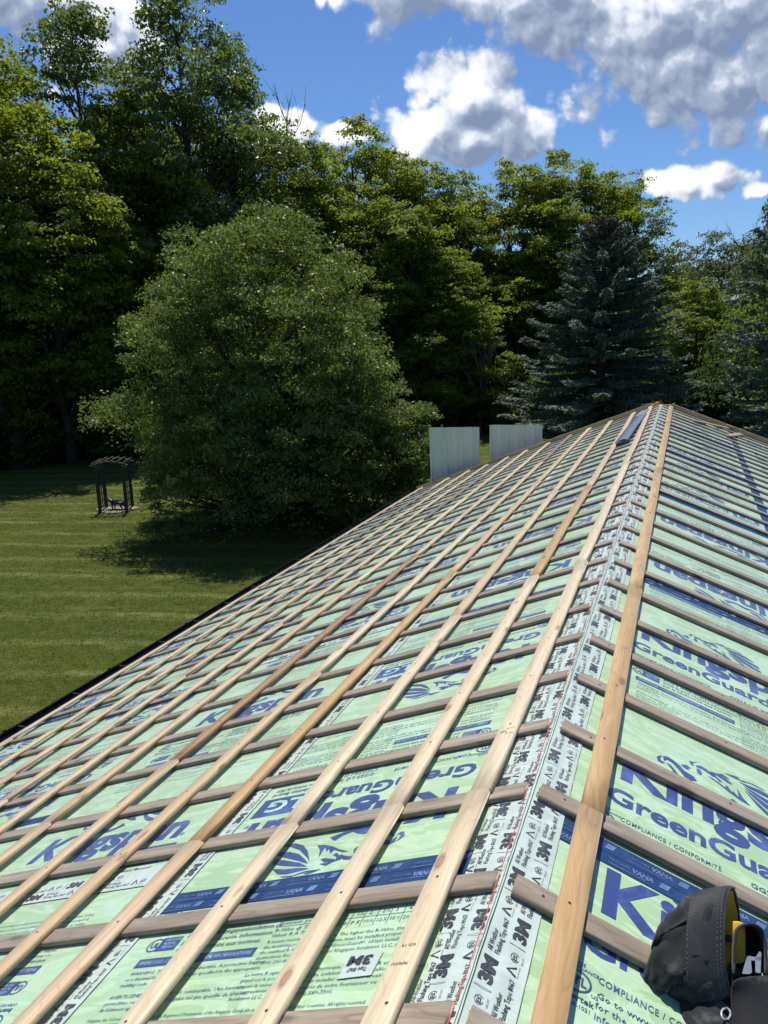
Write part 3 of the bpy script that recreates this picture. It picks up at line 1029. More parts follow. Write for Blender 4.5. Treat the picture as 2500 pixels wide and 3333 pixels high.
def cross_tape(side, x0, x1, y0, w_):
    """flashing tape running down the slope, letters the other way round"""
    L = x1 - x0
    v, f = grid_sheet(0, w_, 0, L, 6, int(L / 0.08), lambda x, y: 0.0036 + 0.0005 * sin(y * 21) * sin(x * 55))
    me = mesh_np('flashing_tape', v, np.array(f), [M_FTAPE], smooth=True)
    mw = frame(side) @ Matrix.Translation((x0, y0 + w_, 0)) @ Matrix.Rotation(-pi / 2, 4, 'Z')
    o = child('flashing_tape', me, house, mw=mw)
    vv, tt, mm = tape_print([(w_ * 0.3, 0.05), (w_ * 0.72, 0.19)], 0, L, 0.0)
    vv[:, 2] = 0.0052
    child('printing', mesh_np('printing', vv, tt, [M_BLACK]), o)


cross_tape(-1, -2.38, -1.22, 0.675, 0.105)
cross_tape(-1, -2.38, -1.22, 3.135, 0.10)
# a stray patch of the same tape on the nearest left board
g = Geo()
g.add([(0, 0, 0.0034), (0.085, 0.004, 0.0034), (0.088, 0.078, 0.0034), (0.002, 0.080, 0.0034)], [(0, 1, 2, 3)])
o = child('tape_patch', g.mesh('tape_patch', [M_FTAPE]), house, mw=on(-1, -0.335, 0.17))
s = Sheet()
s.text('3M', 0.028, 0.068, 0.066, width=0.062, bold=0.055, rot=pi, z=0.0045)
s.text('Tape 8067', 0.0125, 0.066, 0.030, width=0.05, bold=0.012, rot=pi, z=0.0045)
v, t_, mi = s.arrays()
child('printing', mesh_np('printing', v, t_, [M_BLACK]), o)

# ---- wooden strips and battens --------------------------------------------------------------------
def stick(L, w_, h_, seed, screws=(), bow=0.005, wane=0.0, chamf=0.0035, twist=0.0):
    """sawn timber lying along +Y from 0, slightly bowed, chamfered, with screw heads"""
    r = random.Random(seed)
    n = max(3, int(L / 0.25))
    a1, p1, a2, p2 = r.uniform(-bow, bow), r.random() * 6, r.uniform(-bow, bow) * .5, r.random() * 6
    prof = [(chamf, 0), (w_ - chamf, 0), (w_, chamf), (w_, h_ - chamf), (w_ - chamf, h_), (chamf, h_), (0, h_ - chamf), (0, chamf)]
    v, f, m_ = [], [], []

    def dx(y):
        return a1 * sin(y * 0.9 + p1) + a2 * sin(y * 2.7 + p2)
    for i in range(n + 1):
        y = L * i / n
        j = r.uniform(-.0006, .0006)
        wn = wane * max(0, sin(y * 1.7 + p2)) if wane else 0
        for k, (x, z) in enumerate(prof):
            xx, zz = x, z
            if k in (3, 4) and wn:
                if k == 4:
                    xx -= wn
                if k == 3:
                    zz -= wn * .7
            v.append((xx + dx(y) + j, y, zz))
    for i in range(n):
        for k in range(8):
            f.append((i * 8 + k, i * 8 + (k + 1) % 8, (i + 1) * 8 + (k + 1) % 8, (i + 1) * 8 + k))
    quads = np.array(f)
    caps = np.array([tuple(reversed(range(8))), tuple(n * 8 + k for k in range(8))])
    mi = [0] * len(quads) + [0, 0]
    base = len(v)
    tri = []
    for ys in screws:
        for sx in ((w_ * r.uniform(.35, .65)),):
            cx_, cy_ = sx + dx(ys), ys + r.uniform(-.012, .012)
            b0 = len(v)
            rr = 0.0042
            for k in range(6):
                v.append((cx_ + rr * cos(k * pi / 3), cy_ + rr * sin(k * pi / 3), h_ + 0.0009))
            tri.append([b0 + k for k in range(6)])
    faces = [quads, caps]
    if tri:
        faces.append(np.array(tri))
        mi += [1] * len(tri)
    return v, faces, mi


SP = 0.4064
TS, TB = 0.0170, 0.0190
KN = range(-2, 32)
for k in KN:
    y = k * SP
    r = random.Random(1000 + k)
    jit = r.uniform(-.004, .004) if k > 1 else 0
    # left slope strip: long axis down the slope
    mtx = lambda side, x, yy, h, rz: frame(side) @ Matrix.Translation((x, yy, h)) @ Matrix.Rotation(rz, 4, 'Z')
    v, fs, mi = stick(UE - 0.04 - 0.02, 0.0655, TS, 50 + k, (), bow=0.006)
    me = mesh_np('strip', v, fs, [M_GREYW, M_SCREW], mi)
    child('wood_strip', me, house, mw=mtx(-1, -0.018 + r.uniform(-.006, .004), y + jit, 0.0045, pi / 2))
    v, fs, mi = stick(UE - 0.04 - 0.02, 0.0655, TS + 0.002, 250 + k, [0.085 + r.uniform(-.01, .01)] + [0.55 + .6 * i for i in range(6)], bow=0.006)
    me = mesh_np('strip', v, fs, [M_GREYW, M_SCREW], mi)
    child('wood_strip', me, house, mw=mtx(1, 0.016 + r.uniform(-.005, .008), y + 0.0655 + jit + 0.0018, 0.0045, -pi / 2))

# battens: left edge (far from the ridge) positions down the slope
BU = [0.189, 0.471, 0.858, 1.240, 1.575, 1.960, 2.385, 2.735, 3.115, 3.505, 3.895, 4.435]
JOINTS = {0: [0.845, 3.284, 6.95, 10.6], 1: [0.845, 3.284, 6.13, 9.8], 2: [0.845, 2.88, 6.53, 10.2], 3: [0.845, 4.09, 7.75, 11.4],
          4: [2.47, 6.13, 9.8], 5: [0.845 + .4064 * 2, 5.32, 8.97], 6: [1.25, 4.9, 8.57], 7: [0.44, 4.1, 7.76, 11.0],
          8: [1.65, 3.28, 6.94, 10.6], 9: [2.06, 5.72, 9.38], 10: [2.06, 4.5, 8.16, 11.8], 11: [2.87, 6.53, 10.2]}
PIECE = {(0, 0): M_PALE, (0, 1): M_PALE, (0, 2): M_PALE, (1, 0): M_PALE, (1, 1): M_PALE, (1, 2): M_TANR, (2, 0): M_PALE, (2, 1): M_PALE,
         (5, 1): M_TANDARK, (3, 0): M_TAN, (3, 1): M_TANR, (4, 3): M_GREYT, (10, 3): M_GREYT, (7, 3): M_GREYT, (6, 2): M_PALE, (8, 0): M_PALE, (4, 1): M_PALE}
hB = 0.0045 + TS + 0.0008
cnt = 0
for i, u in enumerate(BU):
    ys = [-1.25 - 0.2 * (i % 3)] + [j for j in JOINTS[i]] + [Y1 + (-0.06 if i else -0.02) - 0.05 * (i % 3)]
    for j in range(len(ys) - 1):
        a, b_ = ys[j] + 0.0015, ys[j + 1] - 0.0015
        sc = [k * SP + 0.033 - a for k in range(-3, 32) if a + 0.02 < k * SP + 0.033 < b_ - 0.02]
        cnt += 1
        w_ = 0.068
        v, fs, mi = stick(b_ - a, w_, TB, 400 + cnt, sc, bow=0.006, wane=0.012 if (i, j) in ((1, 0), (3, 0), (2, 2)) else 0)
        me = mesh_np('batten', v, fs, [PIECE.get((i, j), M_TAN), M_SCREW], mi)
        off = RND.uniform(-.003, .003) if j else 0
        child('roof_batten', me, house, mw=on(-1, -u + off, a, hB))
ys = [-1.3, 0.845, 2.90, 6.55, 10.5, Y1 - 0.02]
for j in range(len(ys) - 1):
    a, b_ = ys[j] + 0.0015, ys[j + 1] - 0.0015
    sc = [k * SP + 0.033 - a for k in range(-3, 32) if a + 0.02 < k * SP + 0.033 < b_ - 0.02]
    v, fs, mi = stick(b_ - a, 0.066, TB, 700 + j, sc, bow=0.002)
    child('roof_batten', mesh_np('batten', v, fs, [M_TANR, M_SCREW], mi), house, mw=on(1, 0.1225 + (0.0, 0.003, -0.001, 0.001, 0)[j], a, hB + 0.002),
          label='amber coloured roof batten beside the ridge')
# mill stamps inked on two battens
s = Sheet()
s.text('HT', 0.012, 0.018, 0.0, width=0.020, bold=0.02, rot=pi, z=0)
s.text('E17 KD', 0.008, 0.045, 0.016, width=0.030, rot=pi, z=0)
s.text('E62 KD', 0.008, 0.045, -0.020, width=0.030, rot=pi, z=0)
v, t_, mi = s.arrays()
child('printing', mesh_np('mill_stamp', v, t_, [M_BLACK]), house, mw=on(-1, -0.165, 1.21, hB + TB + 0.0012))
s = Sheet()
s.text('PREMIUM HT', 0.0085, 0, 0, width=0.040, rot=pi, z=0)
s.text('KD 19', 0.0085, 0, 0.055, width=0.034, rot=pi, z=0)
v, t_, mi = s.arrays()
child('printing', mesh_np('mill_stamp', v, t_, [M_SCREW]), house, mw=on(-1, -0.135, 0.155, hB + TB + 0.0012))

# ---- rake boards, gutter --------------------------------------------------------------------------
for s_ in (-1, 1):
    g = Geo()
    top = 0.075
    segs = [(0.15, 1.85), (1.852, 3.1), (3.102, UE)]
    for q, (a, b_) in enumerate(segs):
        x0, x1 = (a, b_) if s_ > 0 else (-b_, -a)
        g.box(x0, x1, Y1 + 0.002, Y1 + 0.040, -0.17, top - 0.006 * q)
    child('rake_board', g.mesh('rake_board', [M_OSB]), house, mw=frame(s_))
g = Geo()
zc = H - 0.15 * ST + 0.060 * CT
xr = 0.15 * CT + 0.06 * ST
xl = xr
g.add([(-xl, Y1 + 0.0025, zc), (xr, Y1 + 0.0025, zc), (xr + .0, Y1 + 0.0025, zc - 0.23), (-xl, Y1 + 0.0025, zc - 0.23),
       (-xl, Y1 + 0.0395, zc), (xr, Y1 + 0.0395, zc), (xr, Y1 + 0.0395, zc - 0.23), (-xl, Y1 + 0.0395, zc - 0.23)],
      [(3, 2, 1, 0), (4, 5, 6, 7), (0, 1, 5, 4), (1, 2, 6, 5), (2, 3, 7, 6), (3, 0, 4, 7)])
child('rake_board', g.mesh('rake_board', [M_OSB]), house)
g = Geo()
g.box(1.78, 1.90, Y1 - 0.10, Y1 + 0.001, 0.040, 0.075)
g.box(1.05, 1.17, Y1 - 0.06, Y1 + 0.001, 0.052, 0.072)
child('board_offcut', g.mesh('board_offcut', [M_OSB]), house, mw=FR)
for s_ in (-1, 1):
    g = Geo()
    xg = s_ * (ex + 0.004)
    zg = ez
    prof = [(0.0, 0.000), (0.0, -0.125), (0.10, -0.125), (0.125, -0.06), (0.145, -0.045), (0.145, -0.005), (0.132, -0.005)]
    n = len(prof)
    ysg = [Y0, Y1 + 0.05]
    vs = [(xg + s_ * px_, y, zg + pz) for y in ysg for px_, pz in prof]
    g.add(vs, [(i, i + 1, n + i + 1, n + i) for i in range(n - 1)])
    inner = [(xg + s_ * (px_ + (0.003 if i < 2 else -0.003)), y, zg + pz + (0.003 if 0 < i < 3 else 0)) for y in ysg for i, (px_, pz) in enumerate(prof)]
    g.add(inner, [(n + i, n + i + 1, i + 1, i) for i in range(n - 1)])
    # drip edge over the sheathing
    g.box(min(xg, xg - s_ * 0.10), max(xg, xg - s_ * 0.10), Y0, Y1, zg - 0.02, zg - 0.012)
    y = Y0 + 0.3
    while y < Y1:
        g.box(min(xg, xg + s_ * 0.14), max(xg, xg + s_ * 0.14), y, y + 0.02, zg - 0.018, zg - 0.012)
        y += 0.61
    y = Y0 + 1.4
    while y < Y1:
        g.box(min(xg + s_ * 0.141, xg + s_ * 0.15), max(xg + s_ * 0.141, xg + s_ * 0.15), y, y + 0.03, zg - 0.05, zg + 0.004)
        y += 1.22
    child('gutter', g.mesh('gutter', [M_GUT]), house)
    g = Geo()
    x0, x1 = (UE - 0.055, UE - 0.003) if s_ > 0 else (-UE + 0.003, -UE + 0.055)
    g.box(x0, x1, Y0, Y1, 0.002, 0.006)
    child('drip_edge', g.mesh('drip_edge', [M_GUT]), house, mw=frame(s_))

# ------------------------------------------------------------------ loose things on the roof
g = Geo()
p0, p1 = Vector((-0.012, -1.0, 0.028)), Vector((-0.006, Y1 - 0.02, 0.045))
pts = []
for i in range(121):
    f = i / 120
    y = p0.y * (1 - f) + p1.y * f
    pts.append((p0.x * (1 - f) + p1.x * f + 0.0018 * sin(y * 5.1) + 0.0010 * sin(y * 13), y, 0.0265 + 0.004 * abs(sin(pi * (y - .033) / SP)) * -1 + 0.016 * f))
g.tube(pts, 0.0012, 6)
g.tube([(-0.006, Y1 - 0.02, 0.0405), (-0.004, Y1 + 0.012, 0.075), (-0.003, Y1 + 0.030, 0.055)], 0.0025, 6)
me = g.mesh('string_line', [M_STRING], True)
t0 = thing('string_line', 'taut orange chalk string stretched along the taped ridge', 'string', Matrix.Translation((0, 0, H)), me=me)

# line reel at the far end of the ridge
mw = on(-1, -0.075, Y1 - 0.17, 0.055, 0.9)
t0 = thing('line_reel', 'small orange and yellow string reel at the far end of the ridge', 'string reel', mw)
g = Geo()
g.tube([(-0.05, 0, 0), (0.05, 0, 0)], 0.017, 14)
child('wound_string', g.mesh('wound_string', [M_STRING], True), t0)
for sx in (-1, 1):
    g = Geo()
    g.tube([(sx * 0.050, 0, 0), (sx * 0.056, 0, 0)], 0.023, 16)
    g.tube([(sx * 0.056, 0, 0), (sx * 0.085, 0, 0)], 0.010, 8)
    child('reel_end', g.mesh('reel_end', [M_REEL], True), t0)

# slate blue flashing strip
g = Geo()
n = 10
prof = [(0, 0.018), (0.004, 0.004), (0.050, 0.026), (0.105, 0.030), (0.150, 0.012), (0.153, 0.0)]
vs = []
L = 2.75
for i in range(n + 1):
    y = L * i / n
    w_ = 1.0 - 0.0 * i / n
    for (x, z) in prof:
        vs.append((x * w_, y, z + 0.006 * sin(y * 1.3)))
m_ = len(prof)
fs = [(i * m_ + k, i * m_ + k + 1, (i + 1) * m_ + k + 1, (i + 1) * m_ + k) for i in range(n) for k in range(m_ - 1)]
g.add(vs, fs)
g.add([(x, y, z - 0.0025) for x, y, z in vs], [tuple(reversed(f)) for f in fs])
t0 = thing('metal_flashing', 'long slate blue metal flashing strip lying between two battens near the far ridge', 'flashing', on(-1, -0.405, 8.75, 0.050, -0.035), me=g.mesh('metal_flashing', [M_SLATE]))
t0.data.materials  # keep
g = Geo()
g.add([(0, 0, 0), (0.15, 0, 0.0), (0.16, 0.55, 0.012), (0.02, 0.60, 0.010)], [(0, 1, 2, 3)])
g.add([(0, 0, -0.002), (0.15, 0, -0.002), (0.16, 0.55, 0.010), (0.02, 0.60, 0.008)], [(3, 2, 1, 0)])
M_CLEAR = plain('grey_plastic_film', (0.30, 0.34, 0.38), 0.3, 0.2, 20)
thing('plastic_offcut', 'crumpled grey plastic offcut beyond the slate blue flashing strip', 'offcut', on(-1, -0.36, 11.75, 0.046, -0.1), me=g.mesh('plastic_offcut', [M_CLEAR]))

# loose planks on the right slope
v, fs, mi = stick(1.02, 0.075, 0.018, 811, (), bow=0.001)
thing('loose_plank', 'short weathered plank lying askew over the blue tape on the right slope', 'plank', on(1, 1.00, 11.66, 0.026, -0.25), me=mesh_np('plank', v, fs, [M_OSB], [0] * len(mi)))
v, fs, mi = stick(0.98, 0.07, 0.018, 812, (), bow=0.001)
thing('loose_plank', 'long thin plank lying slantwise higher up near the right batten', 'plank', on(1, 0.50, 12.05, 0.026, -0.62), me=mesh_np('plank', v, fs, [M_OSB], [0] * len(mi)))

# ------------------------------------------------------------------ ribbed metal sheets standing at the gable end
def rib_panel(top):
    g = Geo()
    W_ = 0.955
    xs_ = []
    for k in range(4):
        c0 = 0.025 + k * 0.302
        xs_ += [(c0 - 0.025, 0), (c0 - 0.012, 0.042), (c0 + 0.012, 0.042), (c0 + 0.025, 0)]
        if k < 3:
            for mm in (0.10, 0.20):
                xs_ += [(c0 + mm - 0.010, 0), (c0 + mm - 0.003, 0.007), (c0 + mm + 0.003, 0.007), (c0 + mm + 0.010, 0)]
    zs = np.linspace(0, top, 9)
    n = len(xs_)
    for off, rev in ((0, False), (0.0012, True)):
        vs = [(x, -d + off + 0.010 * sin(z * 0.8) * sin(x * 3), z) for z in zs for x, d in xs_]
        fs = [(j * n + i, j * n + i + 1, (j + 1) * n + i + 1, (j + 1) * n + i) for j in range(len(zs) - 1) for i in range(n - 1)]
        g.add(vs, [tuple(reversed(f)) for f in fs] if rev else fs)
    return g.mesh('roofing_sheet', [M_PANEL])


thing('roofing_sheet', 'taller looking sage grey ribbed metal sheet propped at the gable end beside the bush', 'metal sheet',
      Matrix.Translation((-4.02, 13.24, 0)) @ Matrix.Rotation(radians(1.0), 4, 'Z') @ Matrix.Rotation(radians(-1.2), 4, 'Y'), group='ribbed metal sheets at the gable end', me=rib_panel(H - 0.47))
thing('roofing_sheet', 'sage grey ribbed metal sheet propped at the gable end, the one nearer the ridge', 'metal sheet',
      Matrix.Translation((-2.93, 13.24, 0)) @ Matrix.Rotation(radians(0.5), 4, 'Z') @ Matrix.Rotation(radians(-0.3), 4, 'Y'), group='ribbed metal sheets at the gable end', me=rib_panel(H - 0.405))

# ------------------------------------------------------------------ trees
def rot_axes(n, rng):
    """n random unit vectors"""
    v = rng.normal(size=(n, 3))
    return v / np.linalg.norm(v, axis=1, keepdims=True)


def leaves(centres, normals, size, rng, aspect=0.62, droop=0.0):
    n = len(centres)
    a = rot_axes(n, rng)
    d = np.cross(normals, a)
    d /= np.maximum(np.linalg.norm(d, axis=1, keepdims=True), 1e-6)
    if droop:
        d[:, 2] -= droop
        d /= np.linalg.norm(d, axis=1, keepdims=True)
    s = np.cross(normals, d)
    s /= np.maximum(np.linalg.norm(s, axis=1, keepdims=True), 1e-6)
    L = (size * rng.uniform(0.7, 1.3, n))[:, None]
    tipb = normals * L * 0.12
    v = np.stack([centres - d * L * .5, centres + s * L * aspect * .5 - d * L * .08 + tipb, centres + d * L * .5, centres - s * L * aspect * .5 - d * L * .08 + tipb], 1)
    f = np.arange(n * 4).reshape(n, 4)
    return v.reshape(-1, 3), f


def crown_clumps(rng, prof, H0, H1, n, clump_r, shell=0.55, lean=(0, 0), lob=1.0):
    """clump centres inside a surface of revolution prof(t)->radius"""
    out = []
    while len(out) < n:
        t_ = rng.uniform(0, 1)
        R = prof(t_)
        if rng.uniform() > R / max(prof(x) for x in (0.2, 0.4, 0.6, 0.8)):
            continue
        a = rng.uniform(0, 2 * pi)
        rr = R * (rng.uniform(shell, 1.0) if rng.uniform() < 0.8 else rng.uniform(0.1, shell))
        rr *= 1 + lob * (0.16 * sin(3 * a + 7 * t_) + 0.10 * sin(5 * a - 11 * t_ + 1))
        z = H0 + (H1 - H0) * t_
        out.append((rr * cos(a) + lean[0] * t_, rr * sin(a) + lean[1] * t_, z, clump_r * rng.uniform(0.65, 1.35)))
    return np.array(out)


def tree_meshes(name, seed, Ht, prof, base, n_clump, clump_r, n_leaf, leaf, lm, trunk_r, squash=0.55, shell=0.55, up=0.55, limb_every=2, bark=None, inner=0.25, aspect=0.62, droop=0.0, lean=(0, 0), nsub=11, flat=0.62, lob=1.0):
    rng = np.random.default_rng(seed)
    cl = crown_clumps(rng, prof, base, Ht, n_clump, clump_r, shell, lean, lob)
    per = rng.poisson(n_leaf / n_clump * (cl[:, 3] / clump_r) ** 1.5)
    idx = np.repeat(np.arange(n_clump), per)
    n = len(idx)
    # every bough carries its own set of leafy twigs; the gaps between them stay open
    sub = rot_axes(n_clump * nsub, rng).reshape(n_clump, nsub, 3)
    sub[..., 2] = np.where(sub[..., 2] < -0.15, -sub[..., 2] * 0.5, sub[..., 2])
    sub /= np.linalg.norm(sub, axis=2, keepdims=True)
    srad = rng.uniform(0.72, 1.12, (n_clump, nsub))
    ssz = rng.uniform(0.20, 0.44, (n_clump, nsub))
    k = rng.integers(0, nsub, n)
    loose = rng.uniform(size=n) < inner * 0.5
    d2 = rot_axes(n, rng)
    low = d2[:, 2] < -0.2
    d2[low, 2] *= -0.5
    rr_ = np.where(rng.uniform(size=n) < 0.3, rng.uniform(0.1, 0.9, n), rng.uniform(0.75, 1.1, n)) * ssz[idx, k]
    off = sub[idx, k] * srad[idx, k][:, None] + d2 * rr_[:, None] * np.array([1.15, 1.15, flat])
    off[loose] = rot_axes(int(loose.sum()), rng) * rng.uniform(0.2, 1.0, int(loose.sum()))[:, None]
    c = cl[idx, :3] + off * cl[idx, 3][:, None] * np.array([1, 1, squash])
    c += rng.normal(size=c.shape) * leaf * 0.35
    d = off / np.maximum(np.linalg.norm(off, axis=1, keepdims=True), 1e-6)
    d = d * 0.4 + d2 * 0.6
    nrm = d * 0.6 + rot_axes(n, rng) * 0.75 + np.array([0, 0, up])
    nrm /= np.linalg.norm(nrm, axis=1, keepdims=True)
    v, f = leaves(c, nrm, leaf, rng, aspect, droop)
    crown = mesh_np(name + '_crown', v, f, [lm])
    g = Geo()
    tp = []
    for i in range(7):
        q = i / 6
        z = Ht * 0.86 * q
        tp.append((lean[0] * q + 0.12 * sin(q * 5 + seed), lean[1] * q + 0.12 * cos(q * 4 + seed), z))
    g.tube(tp, [trunk_r * (1 - 0.85 * (i / 6) ** 0.9) * (1.25 if i == 0 else 1) for i in range(7)], 9)
    for k in range(0, n_clump, limb_every):
        x, y, z, r_ = cl[k]
        hz = math.hypot(x, y)
        z0 = max(base * 0.55, z - hz * rng.uniform(0.7, 1.3) - 0.4)
        q = min(z0 / (Ht * 0.86), 1)
        sx, sy = lean[0] * q, lean[1] * q
        m1 = (sx + (x - sx) * .45, sy + (y - sy) * .45, z0 + (z - z0) * .40 + rng.uniform(-.2, .2))
        r0 = trunk_r * (0.36 - 0.22 * q)
        g.tube([(sx, sy, z0), m1, (x, y, z)], [r0, r0 * .6, r0 * .22], 5, cap=False)
        for _ in range(2):
            dd = rot_axes(1, rng)[0] * r_ * .8
            g.tube([m1, (x + dd[0], y + dd[1], z + abs(dd[2]) * .5)], [r0 * .4, r0 * .12], 4, cap=False)
    trunk = g.mesh(name + '_trunk', [bark or M_BARK], True)
    return crown, trunk


def put_tree(name, label, cat, mesh_pair, x, y, rz, s=1.0, sz=None, group=None):
    mw = Matrix.Translation((x, y, 0)) @ Matrix.Rotation(rz, 4, 'Z') @ Matrix.Diagonal((s, s, sz or s, 1))
    t_ = thing(name, label, cat, mw, group)
    child('trunk', mesh_pair[1], t_)
    child('crown', mesh_pair[0], t_)
    return t_


def prof_round(R, low=0.35, p=0.8):
    return lambda t_: R * max(0.05, (sin(pi * min(1, max(0, (t_ + low) / (1 + low)))) ** p))


def polar(az_deg, dist):
    a = radians(az_deg)
    return CAMP.x + dist * sin(a), CAMP.y + dist * cos(a)


# the big glossy tree on the lawn
PEAR = tree_meshes('ornamental_pear', 11, 8.55, lambda t_: float(np.interp(t_, [0, .08, .25, .45, .65, .82, .93, 1.0], [3.7, 3.75, 3.75, 3.65, 3.35, 2.8, 1.9, 0.8])), 0.15, 300, 0.88, 230000, 0.092, M_LEAF['pear'], 0.28, squash=0.85, shell=0.70, up=0.15, limb_every=3, inner=0.2, droop=0.45, flat=1.05, nsub=8, lob=0.45)
px, py = polar(-28.7, 24.9)
put_tree('ornamental_tree', 'big round glossy leaved tree standing alone on the lawn', 'tree', PEAR, px, py, 0.4)
BUSH = tree_meshes('lawn_bush', 12, 3.4, prof_round(2.0, 0.5), 0.15, 90, 0.5, 44000, 0.085, M_LEAF['pear'], 0.08, squash=0.8, shell=0.7, up=0.25, limb_every=4, droop=0.3)
px, py = polar(-18.6, 23.0)
put_tree('lawn_bush', 'lower rounded bush hugging the right foot of the big glossy lawn tree', 'bush', BUSH, px, py, 1.0)

# woodland templates
T = {}
T['mapleA'] = tree_meshes('mapleA', 21, 19, prof_round(4.6, 0.25, 0.7), 3.2, 120, 1.15, 62000, 0.19, M_LEAF['maple'], 0.36, squash=0.68, shell=0.6)
T['mapleB'] = tree_meshes('mapleB', 22, 17, prof_round(5.2, 0.35, 0.65), 2.4, 125, 1.2, 62000, 0.19, M_LEAF['maple'], 0.34, squash=0.72, shell=0.62)
T['limeA'] = tree_meshes('limeA', 23, 16, prof_round(3.8, 0.3, 0.75), 2.2, 100, 1.0, 42000, 0.20, M_LEAF['lime'], 0.26, squash=0.75, shell=0.6)
T['poplar'] = tree_meshes('poplar', 24, 24, prof_round(4.4, 0.2, 0.6), 5.0, 150, 1.0, 42000, 0.20, M_LEAF['poplar'], 0.42, squash=0.85, shell=0.45, up=0.1, inner=0.5, droop=0.5)
T['poplarT'] = tree_meshes('poplarT', 25, 23, prof_round(3.6, 0.15, 0.7), 6.5, 105, 0.85, 23000, 0.20, M_LEAF['poplar'], 0.34, squash=0.95, shell=0.4, up=0.1, inner=0.5, droop=0.6)
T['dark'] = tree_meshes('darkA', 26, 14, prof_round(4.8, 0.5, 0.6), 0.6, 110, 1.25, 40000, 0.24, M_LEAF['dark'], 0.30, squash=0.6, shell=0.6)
T['pale'] = tree_meshes('paleA', 27, 12, prof_round(3.2, 0.3, 0.7), 2.0, 80, 0.8, 15000, 0.18, M_LEAF['pale'], 0.14, squash=0.8, shell=0.4, up=0.1, limb_every=1, bark=M_BARKG, inner=0.5)
T['shrub'] = tree_meshes('shrubA', 28, 3.4, prof_round(1.9, 0.6, 0.6), 0.1, 46, 0.6, 12000, 0.16, M_LEAF['dark'], 0.06, squash=0.7, shell=0.6, limb_every=5)
T['shrubL'] = tree_meshes('shrubB', 29, 2.6, prof_round(1.5, 0.6, 0.6), 0.1, 36, 0.5, 8000, 0.14, M_LEAF['lime'], 0.05, squash=0.6, shell=0.6, limb_every=5)

TREES = [
    # template, azimuth, distance, elevation of the top seen from the ridge, label, category
    ('mapleA', -44.6, 41, 18.9, 'tall yellow green maple at the far left of the wood', 'tree'),
    ('poplar', -38.9, 45, 19.4, 'tall dark poplar behind the left maple, its loose crown against a cloud', 'tree'),
    ('mapleB', -46.5, 46, 17.0, 'broad maple filling the left edge of the wood behind the front row', 'tree'),
    ('limeA', -36.6, 43, 15.3, 'middling light green tree standing left of the tallest tree', 'tree'),
    ('limeA', -41.6, 41, 13.0, 'lower light green tree standing before the left poplar', 'tree'),
    ('poplar', -32.6, 44, 20.6, 'tallest tree of the wood, airy crown reaching the top of the picture', 'tree'),
    ('poplarT', -29.9, 46, 18.8, 'thin airy poplar touching the right side of the tallest tree', 'tree'),
    ('mapleA', -34.4, 50, 15.5, 'maple squeezed behind the tallest airy tree', 'tree'),
    ('mapleB', -27.6, 50, 13.6, 'yellow green maple right of the tallest tree, above the lawn tree', 'tree'),
    ('limeA', -25.4, 49, 12.9, 'narrow bright green tree rising over the top of the lawn tree', 'tree'),
    ('mapleA', -21.8, 53, 14.0, 'tall maple with a pointed top left of the big middle cloud', 'tree'),
    ('mapleB', -19.0, 50, 11.8, 'maple whose top meets the left foot of the middle cloud', 'tree'),
    ('poplarT', -16.4, 52, 10.9, 'thin pale tree in the dip of the treeline under the middle cloud', 'tree'),
    ('limeA', -18.0, 47, 8.6, 'slim light green tree in front of the middle gap of the wood', 'tree'),
    ('mapleA', -14.2, 55, 10.4, 'maple under the middle cloud, left of the broad right hand group', 'tree'),
    ('mapleB', -11.4, 55, 10.9, 'broad rounded maple under the right foot of the middle cloud', 'tree'),
    ('mapleA', -8.3, 56, 11.4, 'rounded maple forming the top of the right hand group', 'tree'),
    ('mapleB', -6.2, 57, 10.2, 'maple directly left behind the blue spruce', 'tree'),
    ('poplarT', -3.3, 60, 9.3, 'thin pale green poplar peeping out above the blue spruce', 'tree'),
    ('limeA', -15.2, 46.5, 5.4, 'young bright tree low in front of the right hand maples', 'tree'),
    ('limeA', 0.5, 42, 3.0, 'bright yellow green young tree right of the blue spruce', 'tree'),
    ('pale', 1.7, 60, 5.9, 'thin olive tree with bare upper twigs at the right', 'tree'),
    ('pale', -1.0, 64, 5.4, 'thin greyish tree behind the bright young tree', 'tree'),
    ('pale', 4.2, 58, 6.0, 'thin olive tree nearest the right edge of the picture', 'tree'),
]
TOPZ = {k_: max(v_.co.z for v_ in m_[0].vertices) for k_, m_ in T.items()}
for (k, az, d, el_, lab, cat) in TREES:
    x, y = polar(az, d)
    s_ = (CAMP.z + d * math.tan(radians(el_))) / TOPZ[k]
    put_tree(('maple_tree' if 'maple' in k else 'poplar_tree' if 'poplar' in k else 'young_tree' if 'lime' in k else 'thin_tree'), lab, cat, T[k], x, y, RND.uniform(0, 6.28), s_ ** 0.6, s_)
# dark trees standing in the shade inside the wood
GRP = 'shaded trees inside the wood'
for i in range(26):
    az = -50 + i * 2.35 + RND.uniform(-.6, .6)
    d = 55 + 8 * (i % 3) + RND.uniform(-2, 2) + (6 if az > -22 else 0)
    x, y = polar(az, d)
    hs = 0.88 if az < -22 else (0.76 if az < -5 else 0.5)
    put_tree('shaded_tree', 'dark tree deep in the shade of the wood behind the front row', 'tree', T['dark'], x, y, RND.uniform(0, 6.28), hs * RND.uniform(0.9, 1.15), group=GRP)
for i in range(12):
    az = -51 + i * 4.6 + RND.uniform(-1, 1)
    x, y = polar(az, 82 + RND.uniform(-4, 4))
    put_tree('back_tree', 'tree of the back row of the wood, seen only through gaps', 'tree', T['mapleB'], x, y, RND.uniform(0, 6.28), (0.85 if az < -6 else 0.5) * RND.uniform(0.9, 1.1), group='back row trees of the wood')
